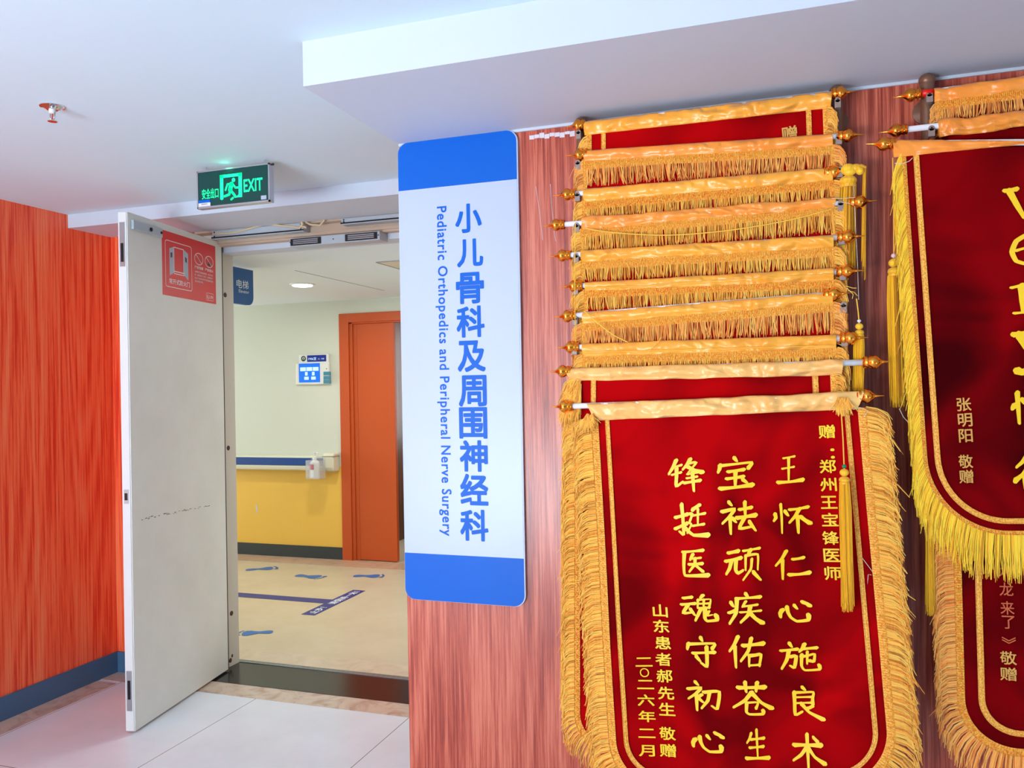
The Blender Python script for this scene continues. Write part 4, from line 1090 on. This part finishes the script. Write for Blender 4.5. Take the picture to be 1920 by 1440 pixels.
    def text(s, mb, t, pts, wd, hg, bold=0.015, lean=0.05):
        for ch, (px, py) in zip(t, pts):
            vs, fs = glyphs(ch, 1.0, bold)
            x0, x1 = min(v.x for v in vs), max(v.x for v in vs); y0, y1 = min(v.y for v in vs), max(v.y for v in vs)
            w_, h_ = (17, 17) if ch == '〇' else (wd*max(0.25, min(1, (x1-x0)/0.88)), hg*max(0.12, min(1, (y1-y0)/0.88)))
            s.letter(mb, vs, fs, px, py, w_, h_, lean)
    def tassel(s, top, head, bottom, wpx, m='tassel_yellow', bead=None, dy=-0.03, cord='cord', spread=1.0):
        """top: pixel where the cord is tied; head: pixel of the knob; bottom: pixel where the skirt ends"""
        A, Hh, Bb = s.P(*top, dy), s.P(*head, dy), s.P(*bottom, dy); k = (s.P(head[0]+10, head[1], dy)-s.P(head[0]-10, head[1], dy)).length/20
        r = wpx*k/2; R = s.rng; g = MB()
        g.ball(Hh, r*0.82, 14, sc=(1, 1, 0.85)); g.ball(Hh+Vector((0, 0, -r*1.35)), r*0.98, 14, sc=(1, 1, 0.7))
        T = Hh+Vector((0, 0, -r*2.0))
        g.tube([T+Vector((0, 0, r*0.25)), T+Vector((0, 0, -r*0.1))], r*0.9, 12)
        for i in range(150):
            a = R.uniform(0, 2*PI); rr = r*math.sqrt(R.uniform(0.05, 1)); e = rr*1.22*spread
            p = T+Vector((rr*math.cos(a)*0.9, rr*math.sin(a)*0.6, 0)); l = (T.z-Bb.z)*(1+R.uniform(-0.07, 0.02)); dx = (Bb.x-T.x)
            strand(g, [p, p+Vector((dx*0.3+(e-rr)*math.cos(a), (e-rr)*math.sin(a)*0.6, -l*0.2)), p+Vector((dx*0.6+(e-rr)*math.cos(a), 0, -l*0.6)), p+Vector((dx+(e-rr)*math.cos(a)+R.gauss(0, .0015), 0, -l))], 0.0013)
        ta = g.build('tassel', M[m], s.t)
        g = MB(); g.tube([A, A.lerp(Hh, 0.5)+Vector((0.001, 0, 0)), Hh+Vector((0, 0, r*0.6))], 0.0016, 6); g.build('tassel_cord', M[cord], ta)
        if bead: g = MB(); g.ball(Hh+Vector((0, 0, r*1.15)), r*0.42, 12, sc=(1, 1, 0.9)); g.build('bead', M[bead], ta, smooth=True)
        return ta
    def cordline(s, pts, r=0.0014, dy=-0.016, m='cord'):
        P_ = [s.P(*p[:2], dy if len(p) < 3 else p[2]) for p in pts]
        q = []
        for i in range(len(P_)-1):
            a = P_[max(0, i-1)]; b = P_[i]; c = P_[i+1]; d = P_[min(len(P_)-1, i+2)]
            for k in range(8):
                t = k/8; q.append(((b*2)+(c-a)*t+(a*2-b*5+c*4-d)*t*t+(b*3-a-c*3+d)*t**3)*0.5)
        q.append(P_[-1]); g = MB(); g.tube(q, r, 6); return g.build('cord', M[m], s.t, smooth=True)
    def stray(s, pts_list, m='thread_white', r=0.0006, dy=-0.02):
        g = MB()
        for pts in pts_list: g.tube([s.P(x, y, dy) for x, y in pts], r, 4)
        g.build('loose_thread', M[m], s.t)

# ---------- left rack: ten pennants hung one over another
YL = lambda k: 2.300-0.013*(k-1)
SPEC = [  # TL, TR, BL, BR of the satin sleeve; finial tips; braid height, fringe length; materials; wave
 (1, (1096, 229), (1560, 173), (1097, 256), (1557, 205), (1061, 238), (1604, 171), None, 'satin', 'fringe', 'braid', 0.0015, 1.0, 'topmost pennant of the left rack, red velvet strip showing under its satin sleeve'),
 (2, (1096, 283), (1560, 252), (1096, 305), (1562, 276), (1060, 292), (1622, 252), (0.020, 0.052), 'satin_deep', 'fringe_orange', 'braid', 0.001, 0.35, 'pennant second from the top of the left rack, smooth satin sleeve with long orange fringe'),
 (3, (1095, 355), (1560, 315), (1095, 381), (1562, 341), (1037, 367), (1596, 320), (0.020, 0.040), 'satin', 'fringe', 'braid_yellow', 0.001, 0.6, 'pennant third from the top of the left rack, yellow tassel knotted over its right end'),
 (4, (1092, 409), (1568, 371), (1092, 433), (1564, 391), (1017, 424), (1645, 376), (0.018, 0.050), 'satin_deep', 'fringe', 'braid', 0.007, 1.5, 'crumpled satin pennant fourth from the top of the left rack, yellow cord sagging across it'),
 (5, (1090, 470), (1562, 442), (1092, 493), (1563, 467), (1028, 481), (1622, 442), (0.020, 0.040), 'satin', 'fringe', 'braid', 0.0015, 1.3, 'pennant fifth from the top of the left rack, wavy gimp cord on its fringe'),
 (6, (1098, 530), (1562, 503), (1098, 547), (1563, 528), (1050, 538), (1621, 507), (0.018, 0.040), 'satin', 'fringe', 'braid_yellow', 0.001, 0.8, 'pennant sixth from the top of the left rack, narrow sleeve with a thin cord line'),
 (7, (1093, 587), (1560, 548), (1093, 609), (1562, 570), (1037, 595), (1596, 549), (0.020, 0.056), 'satin', 'fringe_orange', 'braid', 0.0015, 0.7, 'pennant seventh from the top of the left rack, long ragged orange fringe'),
 (8, (1092, 645), (1567, 628), (1095, 670), (1568, 655), (1043, 652), (1628, 633), (0.020, 0.030), 'satin', 'fringe', 'braid', 0.001, 0.8, 'pennant eighth from the top of the left rack, short fringe over the next sleeve'),
]
PN = {}
for (k, TL, TR, BL, BR, tl, tr, fr_, ms, mf, mb_, wave, wr, lab) in SPEC:
    p = Pennant('pennant', YL(k), lab, k*1.7+0.3); PN[k] = p
    p.rod(tl, tr, 0.066 if k > 1 else 0.058, one_sided=False)
    p.sleeve(TL, TR, BL, BR, ms, wave, wr)
    e = 12 if k == 1 else 4
    p.body((BL[0]+e, BL[1]-4), (BR[0]-e-2, BR[1]-4), (BR[0]+8, BR[1]+640), (BL[0]+14, BL[1]+650), 0.11, 'velvet', amp=0.0018, nu=24, nv=30)
    p.side_fringe(0.034 if k > 1 else 0.03, 0.014, mf, mb_, droop=1.3, v1=0.13, sides='LR', step=0.0022)
    if fr_: p.top_fringe((BL[0]+1, BL[1]-1), (BR[0]-1, BR[1]-1), fr_[0], fr_[1], mf, mb_, messy=1.3 if k in (2, 7) else 0.9)
p = PN[1]
p.band(0.030, 0.011, 'gold_trim', 'gold_trim', 0.002)
g = MB(); p.text(g, '赠', [(1480, 252)], 29, 30, 0.015, 0.06); g.build('lettering', M['gold_letter_dull'], p.t)
p = PN[3]
p.tassel((1566, 322), (1590, 318), (1588, 505), 34, 'tassel_yellow', None, dy=-0.010, spread=0.85)
g = MB(); kn = p.P(1604, 316, -0.012)
g.ball(kn, 0.015, 12, sc=(1.1, 0.8, 0.8)); g.ball(kn+Vector((-0.014, -0.004, -0.007)), 0.013, 12, sc=(1.2, 0.8, 0.9)); g.ball(kn+Vector((0.010, -0.003, -0.008)), 0.010, 12); g.tube([kn, p.P(1616, 311, -0.014), p.P(1624, 314, -0.012)], [0.007, 0.005, 0.003], 8)
for i in range(24):
    a = p.P(1621+p.rng.uniform(-3, 3), 315+p.rng.uniform(-3, 4), -0.012); b = p.P(1619+p.rng.uniform(-4, 4), 505+p.rng.uniform(-22, 22), -0.012)
    strand(g, [a, a.lerp(b, 0.3), a.lerp(b, 0.7), b], 0.0012)
g.build('knotted_tassel', M['tassel_yellow'], p.t)
p.stray([[(1600, 330), (1604, 420), (1608, 500), (1610, 562)]])
p = PN[4]
p.cordline([(1095, 428), (1150, 436), (1240, 441), (1330, 436), (1420, 424), (1500, 408), (1562, 391)], 0.0016, -0.024)
p.cordline([(1079, 418), (1078, 480), (1078, 560), (1079, 640)], 0.0013, -0.060)
p.stray([[(1560, 372), (1580, 372), (1604, 370)], [(1570, 378), (1590, 381), (1600, 384)]], dy=-0.012)
p = PN[6]; p.cordline([(1098, 540), (1200, 536), (1330, 527), (1450, 520), (1562, 514)], 0.0009, -0.022)
p = PN[7]; p.stray([[(1406, 558), (1408, 570), (1404, 578)], [(1450, 560), (1454, 572)]], 'cord', 0.0007, -0.022)
p.cordline([(1095, 583), (1120, 605), (1150, 628), (1178, 642)], 0.0016, -0.030)
p = PN[8]
p.cordline([(1095, 660), (1250, 657), (1400, 652), (1565, 648)], 0.0009, -0.022)
p.cordline([(1213, 662), (1230, 645), (1240, 632)], 0.0008, -0.023)
p.tassel((1606, 560), (1611, 612), (1609, 735), 19, 'tassel_yellow', 'bead_white', dy=0.012)
p.stray([[(1590, 545), (1602, 548), (1608, 555)], [(1588, 540), (1600, 552), (1598, 560)], [(1586, 536), (1598, 540), (1606, 540)]], 'fringe', 0.0008, -0.02)

p = PN[9] = Pennant('pennant', YL(9), 'pennant ninth from the top of the left rack, white rod end sticking out right', 15.6)
p.rod((1028, 697), (1672, 678), 0.066)
p.sleeve((1062, 691), (1581, 675), (1070, 716), (1578, 705), 'satin_peach', 0.004, 1.2)
p.body((1089, 706), (1557, 697), (1588, 1385), (1087, 1397), 0.085, 'velvet', amp=0.0022)
p.band(0.030, 0.012, 'gold_trim', 'gold_trim', 0.002)
p.side_fringe(0.044, 0.020, 'fringe', 'braid_yellow', droop=0.9, sides='LB', step=0.0018)
p.side_fringe(0.030, 0.016, 'fringe', 'braid', droop=0.9, v1=0.16, sides='R')
p.tassel((1068, 775), (1064, 840), (1063, 1330), 19, 'tassel_yellow', None, dy=0.012, cord='cord')
g = MB(); R = random.Random(91)                        # bunched threads at the upper left corner
for i in range(420):
    a = p.P(1090-R.uniform(0, 26), 712+R.uniform(0, 46), -0.006); l = R.uniform(0.03, 0.075)
    k = R.uniform(-0.035, 0.002)
    strand(g, [a, a+Vector((k*0.3, -0.004, -l*0.3)), a+Vector((k*0.7, -0.006, -l*0.65)), a+Vector((k*0.9, -0.003, -l))], 0.0010)
g.build('bunched_fringe', M['fringe'], p.t)

p = PN[10] = Pennant('pennant', YL(10)-0.006, 'large front pennant of the left rack with three columns of golden calligraphy', 17.1)
p.rod((1033, 763), (1658, 742), 0.062)
p.sleeve((1101, 757), (1621, 733), (1118, 790), (1607, 768), 'satin_peach', 0.002, 1.3)
p.body((1121, 782), (1608, 760), (1670, 1456), (1164, 1474), 0.125, 'velvet', amp=0.0115, bias=1.3, nu=120, nv=140)
p.band(0.021, 0.0095, 'gold_trim', 'gold_trim', 0.0025)
p.side_fringe(0.064, 0.026, 'fringe', 'braid', droop=0.62, step=0.0016)
g = MB()
CAL = {
 '王': '!28,14 70,8;!22,48 66,42;*4,92 50,90 96,84;48,14 46,50 44,88',
 '怀': '!24,4 25,50 24,94;8,34 10,46 4,56;34,26 42,40;46,22 70,19 94,14;72,18 60,42 44,62;66,42 66,70 66,94;*74,44 84,54 97,64',
 '仁': '36,4 22,30 4,52;24,34 23,66 22,96;52,32 68,30 84,26;*40,82 70,80 98,74',
 '心': '*14,50 8,62 8,76;*26,40 29,60 36,76 52,88 82,82 84,64;46,34 54,46;*68,22 80,27 88,34',
 '施': '26,2 32,14;4,28 46,20;24,28 18,56 4,86;26,46 42,42 36,80 26,74;64,2 58,18 50,28;60,18 94,12;54,44 72,38 88,32 85,56 74,54;!70,26 69,48 68,66;56,36 54,72 62,86 98,80 98,66',
 '良': '46,2 54,10;24,18 24,50 24,88 44,76;24,20 50,17 76,14 73,32 72,50;!28,34 70,29;!27,52 72,46;72,56 64,62 54,66;*42,52 62,76 98,92',
 '术': '*10,36 50,31 90,26;50,2 50,50 50,97;48,36 30,60 6,78;*52,38 70,60 98,74;68,8 80,18',
 '宝': '48,2 54,12;14,22 12,34 8,44;16,24 50,20 90,16 80,32;32,42 70,36;28,62 68,56;50,40 48,82;*12,90 50,86 88,80;66,64 76,74',
 '祛': '26,4 34,14;6,32 42,24 26,46 6,66;28,46 28,96;34,50 44,62;54,26 88,20;70,4 70,46;*46,50 98,42;68,48 52,80 90,74;80,60 96,86',
 '顽': '12,22 40,16;4,44 46,34;20,42 14,62 4,78;32,40 30,66 36,74 50,66;!52,16 96,8;72,12 64,26;!58,28 57,48 56,66;!58,28 90,24 88,64;!74,36 70,62 48,92;76,70 94,90',
 '疾': '52,2 58,12;28,18 58,14 88,10;30,18 26,60 8,94;14,30 20,42;8,62 24,54;!52,24 42,42;!44,40 80,33;!36,58 88,50;62,40 56,64 36,88;*62,60 74,74 90,86',
 '佑': '30,4 18,30 4,50;20,34 20,96;*42,30 70,25 98,20;66,6 56,44 34,76;!58,58 56,90;58,58 74,55 90,52 84,86;!58,86 86,82',
 '苍': '*18,22 50,18 84,14;36,4 38,32;66,2 62,28;52,30 34,56 4,80;*54,36 74,58 98,72;!38,62 66,58 60,76;38,62 36,88 44,94 76,90 78,80',
 '生': '30,14 22,32 10,46;26,34 82,26;20,60 78,52;52,2 52,88;*4,94 50,90 98,86',
 '锋': '30,5 20,28 8,48;!26,26 44,20;!16,50 42,42;30,30 29,55 27,84 46,70;68,2 58,20 46,34;!62,16 84,12 60,44;*58,24 78,36 98,42;!58,48 86,42;!56,60 84,55;48,74 92,66;72,40 74,98',
 '挺': '6,40 42,30;26,4 28,40 28,84 16,76;4,70 40,54;78,4 56,18;!52,34 92,26;!72,16 70,58;!54,60 88,54;!42,30 56,28 46,52 52,56 38,80;*32,66 56,84 98,82',
 '医': '16,20 80,10;*22,20 18,60 20,90 56,88 92,84;48,24 38,42;!42,38 72,33;34,56 76,50;54,36 52,54 34,78;54,56 76,74',
 '魂': '10,18 34,12;4,40 42,32;22,40 8,68 36,62;28,52 40,72;64,2 56,14;!50,18 48,48;!50,20 84,14 78,44;!52,32 80,28;!50,46 80,42;!66,16 64,44;58,46 40,90;*68,44 66,78 72,88 98,82 96,66;!78,54 72,70 86,66',
 '守': '50,4 54,14;18,24 14,42;20,26 86,18 78,34;28,52 84,44;64,30 64,60 62,88 48,78;36,60 46,74',
 '初': '28,2 36,12;8,28 44,20 28,42 8,60;30,40 30,96;44,42 34,54;34,54 48,68;50,34 92,26 84,84 70,76;66,30 60,60 42,88'}
COLS = [('王怀仁心施良术', [(1481, 880), (1486, 970), (1487, 1056), (1491, 1142), (1500, 1226), (1516, 1312), (1517, 1402)]),
        ('宝祛顽疾佑苍生', [(1380, 886), (1387, 967), (1394, 1052), (1399, 1136), (1402, 1218), (1412, 1303), (1420, 1390)]),
        ('锋挺医魂守初心', [(1288, 889), (1298, 972), (1306, 1052), (1312, 1136), (1316, 1219), (1320, 1304), (1328, 1388)])]
SZ = {'王': (54, 54), '良': (60, 62), '术': (64, 70), '仁': (68, 57), '心': (64, 42), '守': (58, 60), '初': (66, 58), '医': (54, 56), '魂': (74, 54), '苍': (78, 66), '生': (48, 62), '怀': (74, 58), '施': (78, 54)}
for t, ps in COLS:
    for ch, (px, py) in zip(t, ps):
        vs, fs = brush(CAL[ch], 11.5); wd, hg = SZ.get(ch, (70, 64)); g = MB(); p.letter(g, vs, fs, px, py, wd, hg, 0.03, 0.004)
        g.build('brush_character', M['gold_letter'], p.t)
g = MB()
p.text(g, '赠：郑州王宝锋医师', [(1550, 809), (1561, 850), (1552, 874), (1553, 908), (1554, 941), (1556, 973), (1557, 1007), (1559, 1039), (1561, 1072)], 31, 25, 0.018, 0.05)
tag(g.build('inscription', M['gold_letter'], p.t), 'small golden dedication column at the right'); g = MB()
p.text(g, '山东患者郝先生敬赠', [(1238, 1145), (1240, 1174), (1243, 1205), (1244, 1236), (1246, 1267), (1249, 1299), (1251, 1329), (1252, 1374), (1253, 1405)], 30, 24, 0.018, 0.05)
tag(g.build('inscription', M['gold_letter'], p.t), 'small golden signature column'); g = MB()
p.text(g, '二〇二六年二月', [(1208, 1240), (1209, 1260), (1211, 1282), (1212, 1311), (1214, 1341), (1214, 1372), (1214, 1404)], 31, 21, 0.018, 0.05)
tag(g.build('inscription', M['gold_letter'], p.t), 'small golden date column at the lower left')
p.tassel((1577, 766), (1583, 886), (1590, 1143), 22, 'tassel_yellow', 'bead_green', dy=-0.046)
g = MB(); R = random.Random(17)
for (x0, x1, y0, y1, n, kx) in ((1098, 1112, 775, 786, 90, 0.012), (1570, 1590, 745, 752, 110, 0.010)):
    g = MB()
    for i in range(n):
        a = p.P(R.uniform(x0, x1), R.uniform(y0, y1), -0.020); l = R.uniform(0.02, 0.042); k = R.gauss(0, kx)
        strand(g, [a, a+Vector((k*0.4, -0.002, -l*0.35)), a+Vector((k*0.8, -0.002, -l*0.7)), a+Vector((k, 0, -l))], 0.001)
    g.build('loose_fringe', M['fringe'], p.t)
p.stray([[(1634, 1078), (1628, 1077), (1626, 1100), (1628, 1126)], [(1608, 1030), (1618, 1048), (1636, 1072)], [(1600, 768), (1612, 764), (1628, 770), (1620, 782)]], 'thread_white', 0.0007, -0.012)

zL = lambda k, x, y: at(x, y, 'Y', YL(k)).z
CL = [(1087, 247), (1087, 304), (1089, 363), (1087, 421), (1085, 478), (1083, 538), (1083, 595), (1083, 650)]
CR = [(1563, 188), (1562, 257), (1566, 318), (1566, 381), (1567, 444), (1568, 510), (1567, 571), (1569, 633)]
arms = [[(zL(k+1, *c)-0.002, YL(k+1)-0.012) for k, c in enumerate(CL)], [(zL(k+1, *c)-0.002, YL(k+1)-0.012) for k, c in enumerate(CR)]]
rack([at(1090, 240, 'Y', 2.331).x, at(1569, 175, 'Y', 2.331).x], 2.2305, 1.15, arms, 'brown metal rack holding the left stack of ten pennants', r=0.015)

# ---------- right rack
p = RA = Pennant('pennant', 2.300, 'topmost pennant of the right rack, red plastic tube on its rod', 21.2)
p.rod((1673, 183), (2305, 96), 0.066, red=0.030)
p.sleeve((1750, 168), (2230, 98), (1752, 194), (2232, 128), 'satin_deep', 0.006, 0.9)
p.body((1765, 190), (2225, 126), (2240, 780), (1775, 830), 0.11, 'velvet_dark', amp=0.0018, nu=24, nv=30)
p.top_fringe((1753, 193), (2232, 128), 0.018, 0.036, 'fringe_orange', 'braid_yellow')
p.side_fringe(0.026, 0.010, 'fringe_orange', 'braid', droop=1.4, v1=0.10, sides='L')
p = RB = Pennant('pennant', 2.280, 'crumpled satin pennant second from the top of the right rack, white rod end showing', 24.9)
p.rod((1647, 249), (2310, 172), 0.066)
p.sleeve((1757, 228), (2230, 163), (1762, 262), (2230, 202), 'satin_deep', 0.008, 1.7)
p.body((1778, 256), (2222, 200), (2240, 860), (1795, 905), 0.11, 'velvet_dark', amp=0.0018, nu=24, nv=30)
p = RD = Pennant('pennant', 2.262, 'red pennant hanging lowest on the right, partly behind the large right pennant', 29.3)
p.rod((1671, 632), (2380, 606), 0.060)
p.sleeve((1735, 624), (2310, 606), (1740, 652), (2312, 636), 'satin_peach', 0.002, 1.0)
p.body((1790, 650), (2330, 632), (2372, 1405), (1811, 1404), 0.12, 'velvet_dark', amp=0.003)
p.band(0.030, 0.012, 'gold_trim', 'gold_trim', 0.002)
p.side_fringe(0.056, 0.024, 'fringe_orange', 'braid_yellow', droop=0.85, sides='LB', step=0.0017)
p.tassel((1741, 700), (1743, 860), (1745, 1150), 15, 'tassel_yellow', None, dy=-0.012)
g = MB(); p.text(g, '︽大龙来了︾', [(1881, 1036), (1882, 1069), (1886, 1104), (1888, 1139), (1890, 1166), (1891, 1200)], 26, 25, 0.008, 0.03); g.build('title_lettering', mat('copper_lettering', rgb(206, 96, 52), 0.45), p.t)
g = MB(); p.text(g, '敬赠', [(1890, 1233), (1890, 1263)], 31, 25, 0.012, 0.03); g.build('lettering', M['gold_letter_dull'], p.t)

p = RC = Pennant('pennant', 2.228, 'large right pennant with golden letters cut by the frame, yellow tassel at its left', 33.3)
p.rod((1622, 270), (2345, 262), 0.070)
p.sleeve((1672, 263), (1940, 265), (1676, 298), (1940, 269), 'satin_deep', 0.001, 0.5, nu=60)
p.sleeve((1940, 265), (2265, 250), (1940, 269), (2265, 262), 'satin_deep', 0.001, 0.5, nu=60)
p.body((1697, 284), (2255, 262), (2300, 1000), (1745, 993), 0.17, 'velvet_dark', amp=0.0115, bias=1.3, nu=120, nv=140)
p.band(0.018, 0.011, 'gold_trim', 'gold_trim', 0.0025)
p.side_fringe(0.058, 0.012, 'fringe_yellow', 'braid_yellow', droop=1.0, straight=0.55, sides='LBR', step=0.0016)
g = MB(); p.text(g, '张明阳敬赠', [(1805, 758), (1807, 787), (1808, 816), (1808, 864), (1809, 892)], 27, 25, 0.014, 0.05); g.build('inscription', M['gold_letter_dull'], p.t)
SER = {
 'v': '0,6 36,5;*14,8 30,50 48,94;!50,92 68,46 84,8;!66,6 100,5',
 'e': '!22,50 62,40 84,34;84,34 78,10 52,4 26,20 14,52 22,82 50,96 88,84',
 'r': '!6,10 26,6;*30,6 30,50 30,94;!8,95 54,94;!32,34 48,12 68,8 84,18',
 'y': '0,5 34,4;*14,6 30,36 46,64;!86,6 66,40 46,72 30,92;*30,92 16,95 4,90',
 '情': '*16,40 8,52;22,6 22,94;32,26 38,40;48,14 92,10;52,26 88,22;44,40 98,34;70,4 70,36;54,50 50,92;54,50 86,46 86,88 76,84;56,62 84,60;56,74 84,72',
 '行': '40,4 26,22 8,36;*42,34 24,56 2,72;28,54 28,96;54,18 92,12;48,42 100,36;76,40 76,92 64,84'}
g = MB()
for ch, px, py, wd, hg in (('v', 1916, 382, 74, 64), ('e', 1922, 470, 68, 62), ('r', 1926, 560, 72, 58), ('y', 1932, 661, 78, 84), ('情', 1934, 762, 84, 66), ('行', 1934, 884, 76, 70)):
    g = MB(); vs, fs = brush(SER[ch], 16 if ch in 'very' else 13); p.letter(g, vs, fs, px, py, wd, hg, 0.05, 0.0045); g.build('letter' if ch in 'very' else 'brush_character', M['gold_letter'], p.t)
p.tassel((1674, 296), (1676, 493), (1684, 760), 26, 'tassel_yellow', 'bead_clear', dy=0.012)
p.stray([[(1715, 738), (1728, 740), (1742, 737), (1749, 736)], [(1686, 766), (1694, 782), (1706, 795)], [(1678, 306), (1692, 307), (1705, 302), (1711, 296)]], 'thread_white', 0.0008, -0.008)
RX = at(1739, 200, 'Y', 2.331).x
rack([RX, RX+0.72], 2.2305, 0.9, [[(at(1742, 178, 'Y', 2.3).z, 2.288), (at(1745, 242, 'Y', 2.28).z, 2.268)]]*2, 'brown metal rack holding the pennants at the right edge', r=0.0175)
